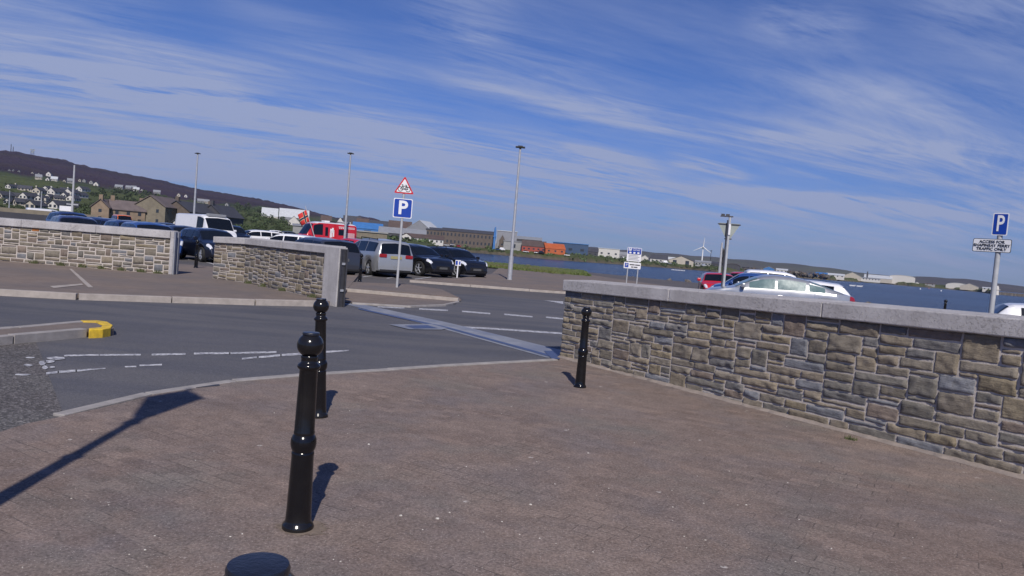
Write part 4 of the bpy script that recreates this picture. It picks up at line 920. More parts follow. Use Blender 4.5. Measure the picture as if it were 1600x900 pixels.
def make_car(kind, pos, rz, paintm, label, cat='car', sx=1.0, sz=1.0, plate_m='plate_w', glass='glass', rails=False, group=None, body2=None, cut=None):
    P = PRO[kind]; L, W, belt = P['L'] * sx, P['W'], P['belt']; Hs = sz
    root = empty({'van': 'parked_van'}.get(kind, 'parked_car'), pos, rz, label, cat, group)
    rw = .36 if kind in ('suv', 'van') else .32; ra = rw + .055; xws = (-.31 * L if kind != 'van' else -.28 * L, .325 * L if kind != 'van' else .33 * L)
    fx = [p[0] * L for p in P['top']]; fz = [p[1] * Hs for p in P['top']]; belt *= Hs
    def zt(x): return float(np.interp(x, fx, fz))
    def wd(x):
        w_ = W / 2; t = (L / 2 - x) / .75
        if t < 1: w_ *= 1 - .27 * (1 - t) ** 2.4
        t = (x + L / 2) / .5
        if t < 1: w_ *= 1 - .13 * (1 - t) ** 2.2
        return w_
    def zb(x):
        z = .22 + (.06 if abs(x) > L * .46 else 0)
        for xw in xws:
            if abs(x - xw) < ra: z = max(z, rw + math.sqrt(ra * ra - (x - xw) ** 2) * .98)
        return z
    def sec(x):
        w_ = wd(x); T = zt(x); B = zb(x); bl = belt + (.05 if x < 0 else 0) * min(1, -x / L * 2.5); S = min(bl, T - .03); S = max(S, B + .02)
        k = min(1, max(0, (T - bl) / (.5 if kind != 'van' else 1.1))); wt = w_ * (.90 - (.13 if kind != 'van' else -.0) * k); crown = .02 + .02 * k
        ed = .02 + .05 * k
        return [(w_ * .93, B), (w_ * .985, B + (S - B) * .30), (w_, B + (S - B) * .64), (w_ * .972, S), (wt, max(T - ed, S + .008)), (wt * .84, T - .004), (0, T + crown)]
    def S(x, v):
        s = sec(x); sg = 1
        if v > 6: v = 12 - v; sg = -1
        i = min(int(v), 5); f = v - i; a, c = s[i], s[i + 1]
        return Vector((x, sg * (a[0] * (1 - f) + c[0] * f), a[1] * (1 - f) + c[1] * f))
    def Nrm(x, v):
        e = .01; a = S(min(x + e, L / 2), v) - S(max(x - e, -L / 2), v); c = S(x, v + .02) - S(x, v - .02) if .02 < v < 11.98 else S(x, v + .02) - S(x, v)
        n = c.cross(a); n = n if n.length > 1e-9 else Vector((0, 0, 1)); n.normalize(); p = S(x, v)
        if n.dot(p - Vector((x * .8, 0, .6))) < 0: n = -n
        return n
    xs = set(fx)
    k = -L / 2
    while k < L / 2: xs.add(k); k += .09
    for xw in xws:
        for q_ in range(-8, 9): xs.add(xw + ra * math.sin(q_ / 8 * math.pi / 2))
        xs.add(xw - ra - .004); xs.add(xw + ra + .004)
    xs = sorted(xs); xs = [xs[0]] + [xs[i] for i in range(1, len(xs)) if xs[i] - xs[i - 1] > .002]
    vl = [0, .5, 1, 1.5, 2, 2.5, 3, 3.33, 3.66, 4, 4.35, 4.7, 5, 5.4, 5.8, 6]; vl = vl + [12 - v for v in vl[-2::-1]]
    def smooth_fix(p): return p
    b = MB(); n = len(vl); vs = [S(x, v) for x in xs for v in vl]
    fs = [(i * n + j, i * n + j + 1, (i + 1) * n + j + 1, (i + 1) * n + j) for i in range(len(xs) - 1) for j in range(n - 1)]
    fs += [tuple(range(n)), tuple((len(xs) - 1) * n + j for j in range(n - 1, -1, -1))]
    mi = 0
    b.add(vs, fs); body = b.build('body', [M[paintm]] + ([M[body2]] if body2 else []), root, smooth=True)
    if body2:
        for p in body.data.polygons:
            if p.center.z > cut: p.material_index = 1
    def patch(name, x0, x1, v0, v1, m, off=.007, nx=10, nv=8, par=None, b=None, fin=True):
        b = b or MB(); vs = []
        for i in range(nx + 1):
            x = x0 + (x1 - x0) * i / nx
            for j in range(nv + 1):
                v = v0 + (v1 - v0) * j / nv; vs.append(S(x, v) + Nrm(x, v) * off)
        b.add(vs, [(i * (nv + 1) + j, i * (nv + 1) + j + 1, (i + 1) * (nv + 1) + j + 1, (i + 1) * (nv + 1) + j) for i in range(nx) for j in range(nv)])
        return b.build(name, M[m], par or root, smooth='all') if fin else b
    x0, x1 = P['scr']; patch('windscreen', x0 * L, x1 * L, 4.25, 7.75, glass, nx=12, nv=16)
    if P['rear']: x0, x1 = P['rear']; patch('rear_window', x0 * L, x1 * L, 4.35, 7.65, glass, nx=8, nv=14)
    for x0, x1 in P['side']:
        patch('side_window', x0 * L, x1 * L, 3.12, 3.92, glass, nx=8, nv=4); patch('side_window', x0 * L, x1 * L, 8.08, 8.88, glass, nx=8, nv=4)
    hl = (.43, .482) if kind != 'van' else (.455, .49)
    for v0, v1 in ((2.6, 4.3), (7.7, 9.4)): patch('headlight', hl[0] * L, hl[1] * L, v0, v1, 'lamp_clear', off=.009, nx=6, nv=6)
    tv = (2.45, 3.25) if kind in ('mpv', 'suv', 'van', 'taxi') else (2.5, 3.05)
    for v0, v1 in ([] if kind == 'mpv' else [tv, (12 - tv[1], 12 - tv[0])]): patch('tail_light', -.4995 * L, -.455 * L, v0, v1, 'lamp_red', off=.01, nx=5, nv=4)
    for sg in (1, -1): MB().box(-L / 2 - .012, -L / 2 + .03, sg * W / 2 * .66 - .17, sg * W / 2 * .66 + .17, .90 * Hs, 1.06 * Hs).build('tail_light', M['lamp_red'], root, bevel=.02) if kind in ('mpv', 'suv', 'van', 'taxi') else None
    MB().box(L / 2 - .06, L / 2 + .012, -.42, .42, .38, .55).build('grille', M['trim'], root, bevel=.02)
    MB().box(L / 2 + .01, L / 2 + .022, -.25, .25, .40, .50).build('number_plate', M['plate_w'], root)
    MB().box(-L / 2 - .022, -L / 2 - .004, -.25, .25, .80 if kind == 'mpv' else .62, .92 if kind == 'mpv' else .73).build('number_plate', M[plate_m], root)
    for sg in (1, -1): MB().lathe([(.03, -.02), (.055, 0), (.05, .015)], 12).build('fog_light', M['lamp_clear'], root, smooth=True).matrix_local = Matrix.Translation((L / 2 - .05, sg * W * .33, .42)) @ Matrix.Rotation(R(90), 4, 'Y')
    MB().box(-L / 2 + .12, L / 2 - .14, -W / 2 * .78, W / 2 * .78, .17, .62).build('underbody', M['trim'], root)
    MB().box(-L / 2 - .02, -L / 2 + .1, -W / 2 * .80, W / 2 * .80, .24, .34).build('bumper_trim', M['trim'], root, bevel=.02)
    for xw in xws:
        for sg in (1, -1):
            wh = MB(); c0 = Vector((xw, sg * (W / 2 - .215), rw))
            def ringv(y, r): return [(xw + r * math.cos(q_ * math.pi / 14), sg * y, rw + r * math.sin(q_ * math.pi / 14)) for q_ in range(28)]
            prof = [(W / 2 - .23, rw * .6), (W / 2 - .23, rw * .96), (W / 2 - .20, rw), (W / 2 - .05, rw), (W / 2 - .02, rw * .95), (W / 2 - .012, rw * .72), (W / 2 - .035, rw * .66)]
            vs = []; 
            for y, r in prof: vs += ringv(y, r)
            fs = [(a * 28 + c, a * 28 + (c + 1) % 28, (a + 1) * 28 + (c + 1) % 28, (a + 1) * 28 + c) for a in range(len(prof) - 1) for c in range(28)]; wh.add(vs, fs)
            w_ = wh.build('wheel', M['tyre'], root, smooth=True)
            rm = MB(); vs = ringv(W / 2 - .030, rw * .68) + ringv(W / 2 - .045, rw * .60) + ringv(W / 2 - .09, rw * .58); rm.add(vs, [(a * 28 + c, a * 28 + (c + 1) % 28, (a + 1) * 28 + (c + 1) % 28, (a + 1) * 28 + c) for a in range(2) for c in range(28)])
            for q_ in range(5):
                a = q_ * 2 * math.pi / 5 + .3; rm.tube((xw, sg * (W / 2 - .035), rw), (xw + rw * .62 * math.cos(a), sg * (W / 2 - .045), rw + rw * .62 * math.sin(a)), .035, .028, 6)
            rm.tube((xw, sg * (W / 2 - .07), rw), (xw, sg * (W / 2 - .022), rw), .06, n=12); rm.build('rim', M['rim'], w_)
            MB().tube((xw, sg * (W / 2 - .15), rw), (xw, sg * (W / 2 - .14), rw), rw * .6, n=20).build('brake_disc', M['trim'], w_)
    for sg in (1, -1):
        xm = P['scr'][1] * L - .22; ym = sg * (W / 2 + .09)
        MB().box(xm - .06, xm + .06, ym - .10, ym + .08, belt + .02, belt + .17).build('mirror', M[paintm], root, bevel=.035)
    for sg in (1, -1):
        MB().box(-.02 * L - .08, -.02 * L + .08, sg * W / 2 - .005, sg * W / 2 + .02, belt - .16, belt - .13).build('door_handle', M[paintm], root, bevel=.006)
    if rails:
        for sg in (1, -1):
            rb = MB(); y = sg * wd(0) * .70; z = P['H'] * Hs + .05
            rb.tube((-.36 * L, y, z - .05), (.04 * L, y, z), .018, n=8)
            for q_ in (-.36, -.16, .04): rb.tube((q_ * L, y, z - .09), (q_ * L, y, z + .0), .02, n=6)
            rb.build('roof_rail', M['trim'], root)
    return root, S, Nrm, patch, L
def car_at(kind, px, D, ang, paintm, label, z=0.0, **k):
    a = az(px); hd = a + R(ang); p = Vector((math.tan(a) * D, D, z))
    return make_car(kind, p, math.pi / 2 - hd, paintm, label, **k)
GC = 'vehicles parked in the quayside car park'
car_at('mpv', 588, 34, -22, 'paint_silver', 'silver people carrier seen from behind with dark tinted glass', plate_m='plate_y', rails=True, sz=.93, cat='people carrier', group=GC)
car_at('suv', 649, 37.4, 180 - 40, 'paint_black', 'black four-by-four facing right between the silver people carrier and the rightmost car', sz=.87, group=GC)
car_at('suv', 710, 39.4, 180 - 37, 'paint_black', 'rightmost black four-by-four with bright round lamps beside the small blue sign post', sx=.93, sz=.86, rails=True, group=GC)
car_at('estate', 499, 31, -24, 'paint_grey', 'dark grey estate car seen from behind just right of the concrete pillar', sz=.97, group=GC)
car_at('hatch', 330, 33.5, 180 - 20, 'paint_navy', 'dark blue hatchback nearest the gap, with a pale paper behind its windscreen', sz=.97, group=GC)
car_at('hatch', 288, 39.5, 180 - 16, 'paint_navy', 'dark blue hatchback behind its twin, leftmost in the gap between the walls', sz=.97, group=GC)
wv = car_at('van', 322, 50, 180 - 27, 'paint_white', 'white high-roofed van behind the two dark blue hatchbacks', cat='van', sz=.93, group=GC)
pr_, S_, N_, patch_, L_ = wv
b = MB(); p0 = S_(.22 * L_, 6); b.box(p0.x - .05, p0.x + .25, -.62, .62, p0.z - .06, p0.z + .12); b.build('roof_light_board', M['roof_grey'], pr_, bevel=.03)
car_at('estate', 398, 62, -110, 'paint_white', 'white car whose pale roof shows above the left end of the bent wall', group=GC)
car_at('suv', 362, 58, 180 - 20, 'paint_navy', 'dark four-by-four between the white van and the white car', group=GC)
car_at('hatch', 424, 66, 170, 'paint_red', 'small red car glimpsed between the two white car roofs', group=GC)
car_at('hatch', 452, 44, -70, 'paint_white', 'white car roof just left of the red camper van', sz=.98, group=GC)
car_at('hatch', 552, 48, -30, 'paint_red', 'red hatchback between the dark grey estate and the silver people carrier', group=GC)
# red camper van
cv = car_at('van', 507, 60, -112, 'paint_red', 'tall red camper van with white roof and white lettering', cat='camper van', sx=.88, sz=1.06, group=GC, body2='paint_white', cut=2.40)
pr_, S_, N_, patch_, L_ = cv
cv[0].name = 'camper_van'
def side_pts(sgn): return (lambda v: v) if sgn > 0 else (lambda v: 12 - v)
for sgn in (1, -1):
    f = side_pts(sgn)
    patch_('side_window', -.27 * L_, -.16 * L_, f(3.18), f(3.62), 'glass', nx=4, nv=4)
    patch_('side_window', .02 * L_, .07 * L_, f(3.08), f(3.72), 'glass', nx=4, nv=4)
    bb = MB()
    for i in range(5): patch_('x', -.45 * L_ + .0, -.30 * L_ - .04 * (i % 2), f(3.34 - i * .075), f(3.37 - i * .075), 'sign_white', off=.012, nx=3, nv=1, b=bb, fin=False)
    for v0 in (3.80, 3.71): patch_('x', -.45 * L_, -.31 * L_, f(v0), f(v0 + .035), 'sign_white', off=.012, nx=3, nv=1, b=bb, fin=False)
    patch_('x', -.30 * L_, -.16 * L_, f(3.80), f(3.84), 'sign_white', off=.012, nx=3, nv=1, b=bb, fin=False)
    for i in range(4): patch_('x', (-.285 + i * .032) * L_, (-.265 + i * .032) * L_, f(3.70), f(3.76), 'sign_white', off=.012, nx=2, nv=1, b=bb, fin=False)
    bb.build('lettering', M['sign_white'], pr_)
    eb = MB()
    for (x0, x1, v0, v1) in ((-.085, -.065, 3.05, 3.55), (-.075, -.045, 3.35, 3.7), (-.055, -.035, 3.0, 3.5), (-.045, -.015, 3.3, 3.62), (-.03, -.012, 2.95, 3.35)): patch_('x', x0 * L_, x1 * L_, f(v0), f(v1), 'sign_white', off=.012, nx=2, nv=2, b=eb, fin=False)
    eb.build('white_emblem', M['sign_white'], pr_)
zr = S_(0, 6).z
MB().box(-.05 * L_, .04 * L_, -.35, .35, zr - .02, zr + .10).build('roof_vent', M['sign_white'], pr_, bevel=.03)
MB().box(-.42 * L_, -.26 * L_, -.4, .4, zr - .02, zr + .13).build('roof_box', M['sign_white'], pr_, bevel=.04)
MB().tube((-.05 * L_, .5, zr + .06), (-.40 * L_, .5, zr + .06), .03, n=8).tube((-.05 * L_, -.5, zr + .06), (-.40 * L_, -.5, zr + .06), .03, n=8).build('roof_bars', M['trim'], pr_)
# flag beside the camper van
D = 58; p0 = at(486, 352, D); p1 = at(477, 322, D); o = empty('flagpole', (p0.x + .35, p0.y, 0), 0, 'leaning pole with a red flag crossed in dark blue beside the red camper van', 'flag')
v_ = p1 - p0; basez = p0 - v_ * (p0.z / v_.z)
o.location = (basez.x, basez.y, 0); loc = Vector((basez.x, basez.y, 0))
MB().tube((0, 0, 0), p1 - loc, .035, .025, 8).build('pole', M['post_grey'], o, smooth=True)
ang = math.atan2(v_.x, v_.z)
def flagpt(u, v, d=0):      # u away from the pole (left), v down the pole
    top = at(478, 328, D) - loc; dn = -v_.normalized(); lf = Vector((-math.cos(.62), 0, -math.sin(.62)))
    return top + dn * (v * .92) + lf * (u * .72) + Vector((0, .06 * math.sin(u * 5 + v * 2) + d, 0))
def flagrect(bm, u0, u1, v0, v1, d):
    vs = [flagpt(u0 + (u1 - u0) * i / 6, v0 + (v1 - v0) * j / 4, d) for j in range(5) for i in range(7)]; bm.add(vs, [(j * 7 + i, j * 7 + i + 1, (j + 1) * 7 + i + 1, (j + 1) * 7 + i) for j in range(4) for i in range(6)])
b = MB(); flagrect(b, 0, 1, 0, 1, 0); fo = b.build('flag', M['flagcloth'], o, smooth='all'); md = fo.modifiers.new('solid', 'SOLIDIFY'); md.thickness = .008
b = MB(); flagrect(b, .26, .46, 0, 1, -.010); flagrect(b, 0, .26, .39, .61, -.010); flagrect(b, .46, 1, .39, .61, -.010); b.build('cross_edge', M['flagyellow'], fo)
b = MB(); flagrect(b, .29, .43, 0, 1, -.020); flagrect(b, 0, .29, .43, .57, -.020); flagrect(b, .43, 1, .43, .57, -.020); b.build('cross', M['flagblue'], fo)
# cars beyond the left wall
car_at('suv', 112, 44, 180 - 14, 'paint_blue', 'leftmost dark blue car rising highest over the far left wall', sz=.98, group=GC)
car_at('estate', 120, 34, 172, 'paint_purple', 'dark purple car roof directly in front of the leftmost blue car', sz=1.0, group=GC)
car_at('hatch', 156, 52, 160, 'paint_navy', 'dark hatchback second from the left behind the far left wall', group=GC)
car_at('hatch', 178, 42, 150, 'paint_blue', 'dark blue hatchback in front of the orange vehicle', group=GC)
car_at('taxi', 192, 88, 180 - 12, 'paint_orange', 'bright orange vehicle before the stone warehouse', cat='people carrier', group=GC)
car_at('hatch', 204, 37, 165, 'paint_blue', 'blue car roof between the orange vehicle and the wall end, left one', group=GC)
car_at('estate', 236, 33.5, 166, 'paint_bright_blue', 'brighter blue car roof nearest the end of the far left wall', group=GC, sz=.99)
car_at('hatch', 262, 52, 160, 'paint_navy', 'dark car roof just above the steel post of the left wall', group=GC)
car_at('van', 72, 120, 80, 'paint_white', 'tiny white van parked far behind the leftmost blue car', cat='van', group=GC, sz=.8)
b = MB(); p0, p1 = at(-60, 337, 62), at(112, 340, 58); d_ = (p1 - p0); d_.z = 0; d_.normalize(); n_ = Vector((-d_.y, d_.x, 0)) * .4
b.prism([(v.x, v.y) for v in (p0, p1, p1 + n_, p0 + n_)], 0, 1.28); tag(b.build('low_wall', M['dark_clad']), 'long dark low wall behind the left end of the stone wall', 'wall')
b = MB(); b.prism([(v.x, v.y) for v in (at(-80, 330, 90), at(150, 333, 90), at(150, 333, 91), at(-80, 330, 91))], -1, 1.62); tag(b.build('verge_wall', M['yellow_stone']), 'pale low wall edging the verge behind the leftmost cars', 'wall')
# cars beyond the right wall
fc = car_at('fastback', 1212, 25.5, -97, 'paint_silver', 'silver fastback car whose roof and side windows rise above the brown wall', glass='glass_pale', sz=1.0, group=GC)
car_at('hatch', 1172, 32, -92, 'paint_bright_blue', 'bright blue car half hidden behind the silver fastback', sz=.985, sx=.8, group=GC)
car_at('mpv', 1222, 40, 80, 'paint_white', 'white people carrier rising behind the silver fastback', cat='people carrier', sz=.95, sx=.85, group=GC)
car_at('hatch', 1124, 38, 175, 'paint_red', 'small red car left of the give way sign pole', sz=.88, sx=.8, group=GC)
car_at('hatch', 1163, 41, 190, 'paint_red', 'red car right behind the give way sign pole', sz=.97, sx=.8, group=GC)
car_at('hatch', 1244, 29, -90, 'paint_white', 'white hatchback with red rear lamps at the right end of the silver fastback', sz=.93, group=GC)
car_at('hatch', 1672, 22.5, 75, 'paint_white', 'white car with red rear lamp at the right edge beyond the wall', sz=.86, group=GC)
# distant parked cars in the fields road
for px, r_, m_, lab in ((434, 150, 'paint_white', 'far white car on the green bank, left one'), (490, 155, 'paint_white', 'far white car behind the red camper van'), (455, 152, 'paint_grey', 'far grey car between the two far white cars')):
    car_at('hatch', px, r_, 80, m_, lab, z=float(terr(math.tan(az(px)) * r_, r_)), group=GC)

# ------------------------------------------------------------------ buildings
def house(pos, rz, L, W, eave, ridge, wall, roof, label, cat='house', group=None, nl=3, ng=1, rows=1, chim=0, name='house', over=.3, base=-3.0, wmat='pane', door=True, wsz=(.9, 1.1)):
    """ridge along local x, long side faces local -y, gables at +-x"""
    r_ = empty(name, pos, rz, label, cat, group); h = W / 2
    b = MB(); x = L / 2
    b.add([(-x, -h, base), (x, -h, base), (x, h, base), (-x, h, base), (-x, -h, eave), (x, -h, eave), (x, h, eave), (-x, h, eave), (-x, 0, ridge), (x, 0, ridge)],
          [(0, 1, 5, 4), (2, 3, 7, 6), (1, 2, 6, 9, 5), (3, 0, 4, 8, 7), (0, 3, 2, 1)])
    b.build('wall', M[wall], r_)
    b = MB(); sl = (ridge - eave) / h; o = over; t_ = .18
    for sg in (-1, 1):
        y0, z0 = sg * (h + o), eave - sl * o + .05; zr_ = ridge + .05
        b.add([(-x - o, y0, z0), (x + o, y0, z0), (x + o, 0, zr_), (-x - o, 0, zr_), (-x - o, y0, z0 + t_), (x + o, y0, z0 + t_), (x + o, 0, zr_ + t_), (-x - o, 0, zr_ + t_)], [(0, 1, 2, 3), (7, 6, 5, 4), (0, 4, 5, 1), (0, 3, 7, 4), (1, 5, 6, 2)])
    ro = b.build('roof', M[roof], r_)
    for k in range(chim):
        cx = (-x + .6) if k == 0 else (x - .6); MB().box(cx - .45, cx + .45, -.45, .45, ridge - .6, ridge + 1.3).build('chimney', M[wall], ro)
    fl = eave / rows
    for j in range(rows):
        for i in range(nl):
            wx = -x + L * (i + .5) / nl; wz = fl * j + fl * .55
            if door and rows and j == 0 and i == nl // 2 and nl > 1: MB().box(wx - .5, wx + .5, -h - .06, -h + .02, .0, 2.1).build('door', M['dark_clad'], r_); continue
            MB().box(wx - wsz[0] / 2, wx + wsz[0] / 2, -h - .05, -h + .02, wz - wsz[1] / 2, wz + wsz[1] / 2).build('window', M[wmat], r_)
        for i in range(ng):
            wy = -h + W * (i + .5) / ng; wz = fl * j + fl * .55
            for sx_ in (-1, 1): MB().box(sx_ * x - (.05 if sx_ < 0 else -.02 + .04), sx_ * x + (.05 if sx_ > 0 else -.02 + .04), wy - wsz[0] / 2, wy + wsz[0] / 2, wz - wsz[1] / 2, wz + wsz[1] / 2).build('window', M[wmat], r_)
    return r_
def mpx(p): return p.y / F if hasattr(p, 'y') else p / F
ORD = ['first', 'second', 'third', 'fourth', 'fifth', 'sixth', 'seventh', 'eighth', 'ninth', 'tenth', 'eleventh']
EST = 'white gabled houses on the hillside estate'
rowsT = [('uppermost', [(11, 294, 8), (22, 294, 7), (33, 298, 13), (55, 302, 12), (70, 297, 8), (83, 304, 13), (96, 299, 9), (107, 306, 14), (126, 299, 10)]),
         ('middle', [(-2, 309, 13), (16, 309, 12), (37, 311, 13), (58, 314, 11), (70, 310, 9), (85, 312, 10), (99, 308, 9), (108, 314, 12), (121, 308, 10)]),
         ('lowest', [(5, 318, 10), (23, 320, 15), (43, 326, 16), (64, 322, 10), (84, 326, 16), (103, 325, 12)])]
rs_ = random.Random(12)
for rname, lst in rowsT:
    for i, (x, y, wp) in enumerate(lst):
        p = hit(x, y); m_ = p.y / F; Wd = wp * m_ * 1.0
        gab = (i + len(rname)) % 4 != 3
        rz = face_cam(p) + (R(90) - R(rs_.uniform(22, 42)) if gab else R(rs_.uniform(-20, 20)))
        sc = Wd
        if gab: house((p.x, p.y + 5, p.z + .3), rz, Wd * 2.1, Wd, Wd * .34, Wd * .74, rs_.choice(['harl_white', 'harl_cream', 'harl_white']), 'slate', f'{ORD[i]} house from the left in the {rname} row of the white hillside estate', group=EST, nl=3, ng=2, wsz=(1.2, 1.2), chim=i % 2, over=.4)
        else: house((p.x, p.y + 5, p.z + .3), rz, Wd * 1.45, Wd * .8, Wd * .30, Wd * .62, 'harl_cream', 'slate', f'{ORD[i]} house from the left in the {rname} row of the white hillside estate', group=EST, nl=4, ng=1, wsz=(1.2, 1.1), over=.4)
FARM = 'scattered farmhouses on the big hill'
farm = [(15, 268, 4, 'harl_grey'), (21, 267, 3, 'harl_grey'), (30, 269.5, 4, 'harl_grey'), (51, 272, 4, 'harl_cream'), (61, 273.5, 4, 'harl_grey'), (77, 275, 8, 'harl_white'), (60, 280, 9, 'harl_cream'), (75, 282.5, 6, 'harl_white'), (85, 283.5, 9, 'harl_white'), (101, 285, 5, 'harl_cream'), (110, 286, 9, 'harl_grey'), (125, 283, 4, 'harl_cream'), (132, 284, 5, 'harl_grey'), (143, 287, 6, 'harl_grey'), (151, 291, 8, 'harl_white'), (186, 295, 11, 'harl_grey'), (201, 296, 8, 'harl_grey'), (209, 296, 7, 'harl_cream'), (213, 299, 8, 'harl_white'), (222, 299, 4, 'harl_white'), (245, 303, 10, 'harl_grey'), (280, 307, 6, 'harl_cream'), (291, 308, 5, 'harl_white'), (313, 317, 9, 'harl_grey'), (322, 318, 9, 'harl_cream'), (338, 327, 5, 'harl_white'), (355, 322, 6, 'harl_grey')]
land = ['highest at the far left', 'beside the highest at the far left', 'below the leftmost mast', 'below the lattice tower, left one', 'below the lattice tower, right one', 'with a bright gable in the upper fields', 'long and low in the left fields', 'left of the whitest long shed', 'long and the whitest in the left fields', 'left of the slim mast', 'long, crossed by the slim mast', 'right of the slim mast, upper one', 'right of the slim mast, lower one', 'left of the bright gable above the woods', 'with a bright gable above the woods', 'long, above the dark woods', 'middle one above the stone warehouse', 'right one above the stone warehouse', 'low and white right above the warehouse ridge', 'tiny, right of the warehouse ridge', 'with a tall chimney on the heather edge', 'well left of the lamp post, upper one', 'nearest left of the lamp post', 'just right of the lamp post, left one', 'just right of the lamp post, right one', 'tiny and alone in the green field', 'small under the heather slope']
for (x, y, wp, wl_), lb_ in zip(farm, land):
    p = hit(x, y); m_ = p.y / F; Wd = wp * m_; g = wp <= 6 or x in (77, 151)
    if g: house((p.x, p.y, p.z), face_cam(p) + R(90 - 15), Wd * 1.2, Wd * .85, Wd * .36, Wd * .8, wl_, 'slate', f'small pale farmhouse on the big hill, {lb_}', group=FARM, nl=1, ng=1, wsz=(1.6, 1.6), door=False)
    else: house((p.x, p.y, p.z), face_cam(p) + R(rs_.uniform(-12, 12)), Wd, 9, 3.2, 6.5, wl_, 'roof_grey' if wl_ != 'harl_white' else 'roof_pale', f'pale farm building on the big hill, {lb_}', 'farm building', group=FARM, nl=4, ng=1, wsz=(1.4, 1.2), door=False)
# stone warehouse group
D = 200
def zat(x, y, D): return at(x, y, D).z
p = at(176, 340, D); p.z = 0
house((p.x + 1.5, D + 4, 0), R(8) + face_cam(p) , 8.2, 6.0, zat(172, 326, D), zat(180, 313, D), 'warm_stone', 'slate_purple', 'warm sandstone cottage with end chimneys in front of the big stone warehouse', name='stone_house', nl=3, ng=1, chim=2, rows=2, wsz=(.8, .9))
p = at(158, 340, D); p.z = 0
house((p.x + .3, D + 1, 0), R(90 - 14) + face_cam(p), 9, 4.2, zat(160, 324, D), zat(158, 312, D), 'warm_stone', 'slate_purple', 'narrow sandstone gable at the left end of the warehouse group', name='stone_house', nl=3, ng=1, rows=2, chim=1, wsz=(.75, .8))
p = at(213, 340, D); p.z = 0
house((p.x + .8, D + 14, 0), R(90 - 24) + face_cam(p), 19, 8.2, zat(196, 318, D), zat(211, 303, D), 'yellow_stone', 'slate_purple', 'big grey-yellow stone warehouse with the tallest gable', 'warehouse', name='warehouse', nl=6, ng=2, rows=2, wsz=(.7, .9))
p = at(247, 340, D); p.z = 0
house((p.x, D + 22, 0), R(90 - 30) + face_cam(p), 20, 8.0, zat(235, 326, D + 15), zat(245, 312, D + 15), 'brown_stone', 'slate', 'dark stone warehouse right behind the tallest gable', 'warehouse', name='warehouse', nl=5, ng=2, rows=2, chim=2, wsz=(.7, .9))
p = at(262, 340, D); p.z = 0
house((p.x + 1.0, D + 34, 0), R(90 - 30) + face_cam(p), 14, 7.5, 4.4, 7.6, 'dark_clad', 'slate', 'dark gabled building at the right end of the warehouse group', 'warehouse', name='warehouse', nl=4, ng=1, wsz=(.7, .9), chim=1)
for i, (x, y, wp) in enumerate(((279, 341, 9), (271, 336, 9), (288, 336, 9), (281, 349, 12))):
    D2 = 150 + i * 6 if i == 3 else 260; p = at(x, 340, D2); hz = zat(x, y - wp * .6, D2); W2 = wp * D2 / F
    house((p.x, D2, 0), R(90 - 20) + face_cam(p), W2 * 1.6, W2, max(hz - W2 * .42, 1.4), hz, 'harl_white', 'slate', ['white gabled house right of the dark warehouse, middle one', 'white gabled house right of the dark warehouse, left one', 'white gabled house right of the dark warehouse, nearest the van', 'small white porch-like house just left of the white van'][i], group='white houses by the warehouses', nl=2, ng=1, wsz=(1, 1))
# buildings along the far bank
def bld(x0, x1, yt, r_, typ, wall, roof, label, dep=14, cat='building', nw=0, rows=1, eavef=.62, rot=0, name='building', wsz=(1.4, 1.2), ng=0, group='buildings along the far shore', chim=0):
    xc = (x0 + x1) / 2
    if xc > 688: r_ = max(r_, float(np.interp(az(xc), sh_a, sh_v)) + 38)
    p = spot(xc, r_); top = at(xc, yt, p.y).z; Wd = (x1 - x0) * p.y / F; zb_ = min(p.z, EYE) ; h = max(top - zb_, 2.0)
    if typ == 'side': return house((p.x, p.y, zb_), face_cam(p) + R(rot), Wd, dep, h * eavef, h, wall, roof, label, cat, group, nl=nw, ng=ng, rows=rows, name=name, wsz=wsz, door=False, chim=chim)
    if typ == 'gable': return house((p.x, p.y + dep / 2, zb_), face_cam(p) + R(90 - rot), dep, Wd, h * eavef, h, wall, roof, label, cat, group, nl=2, ng=nw, rows=rows, name=name, wsz=wsz, door=False)
    root = empty(name, (p.x, p.y, zb_), face_cam(p) + R(rot), label, cat, group)
    if typ == 'flat':
        MB().box(-Wd / 2, Wd / 2, 0, dep, -3, h - .5).build('wall', M[wall], root); MB().box(-Wd / 2 - .4, Wd / 2 + .4, -.4, dep + .4, h - .5, h).build('roof', M[roof], root)
    if typ == 'arch':
        n = 14; pts = [(-Wd / 2 * math.cos(math.pi * k / n), h * eavef + h * (1 - eavef) * math.sin(math.pi * k / n)) for k in range(n + 1)]
        b = MB(); fr = [(-Wd / 2, 0, -3)] + [(a, 0, c) for a, c in pts] + [(Wd / 2, 0, -3)]; m = len(fr)
        b.add(fr + [(a, dep, c) for a, _, c in fr], [tuple(range(m)), tuple(range(2 * m - 1, m - 1, -1)), (0, m, m + 1, 1), (m - 2, 2 * m - 2, 2 * m - 1, m - 1)]); b.build('wall', M[wall], root)
        b = MB(); q_ = [(a * 1.02, c + .15) for a, c in pts]; b.add([(a, -.3, c) for a, c in q_] + [(a, dep + .3, c) for a, c in q_] , [(k, k + 1, n + 2 + k, n + 1 + k) for k in range(n)]); o = b.build('roof', M[roof], root, smooth='all'); md = o.modifiers.new('solid', 'SOLIDIFY'); md.thickness = .25
    for j in range(rows):
        for i in range(nw):
            wx = -Wd / 2 + Wd * (i + .5) / nw; wz = (h - .5) / rows * (j + .5)
            MB().box(wx - wsz[0] / 2, wx + wsz[0] / 2, -.06, .02, wz - wsz[1] / 2, wz + wsz[1] / 2).build('window', M['pane'], root)
    return root
bld(408, 432, 325, 900, 'side', 'harl_white', 'roof_pale', 'long white shed at the foot of the heather slope, left one', 20, nw=4)
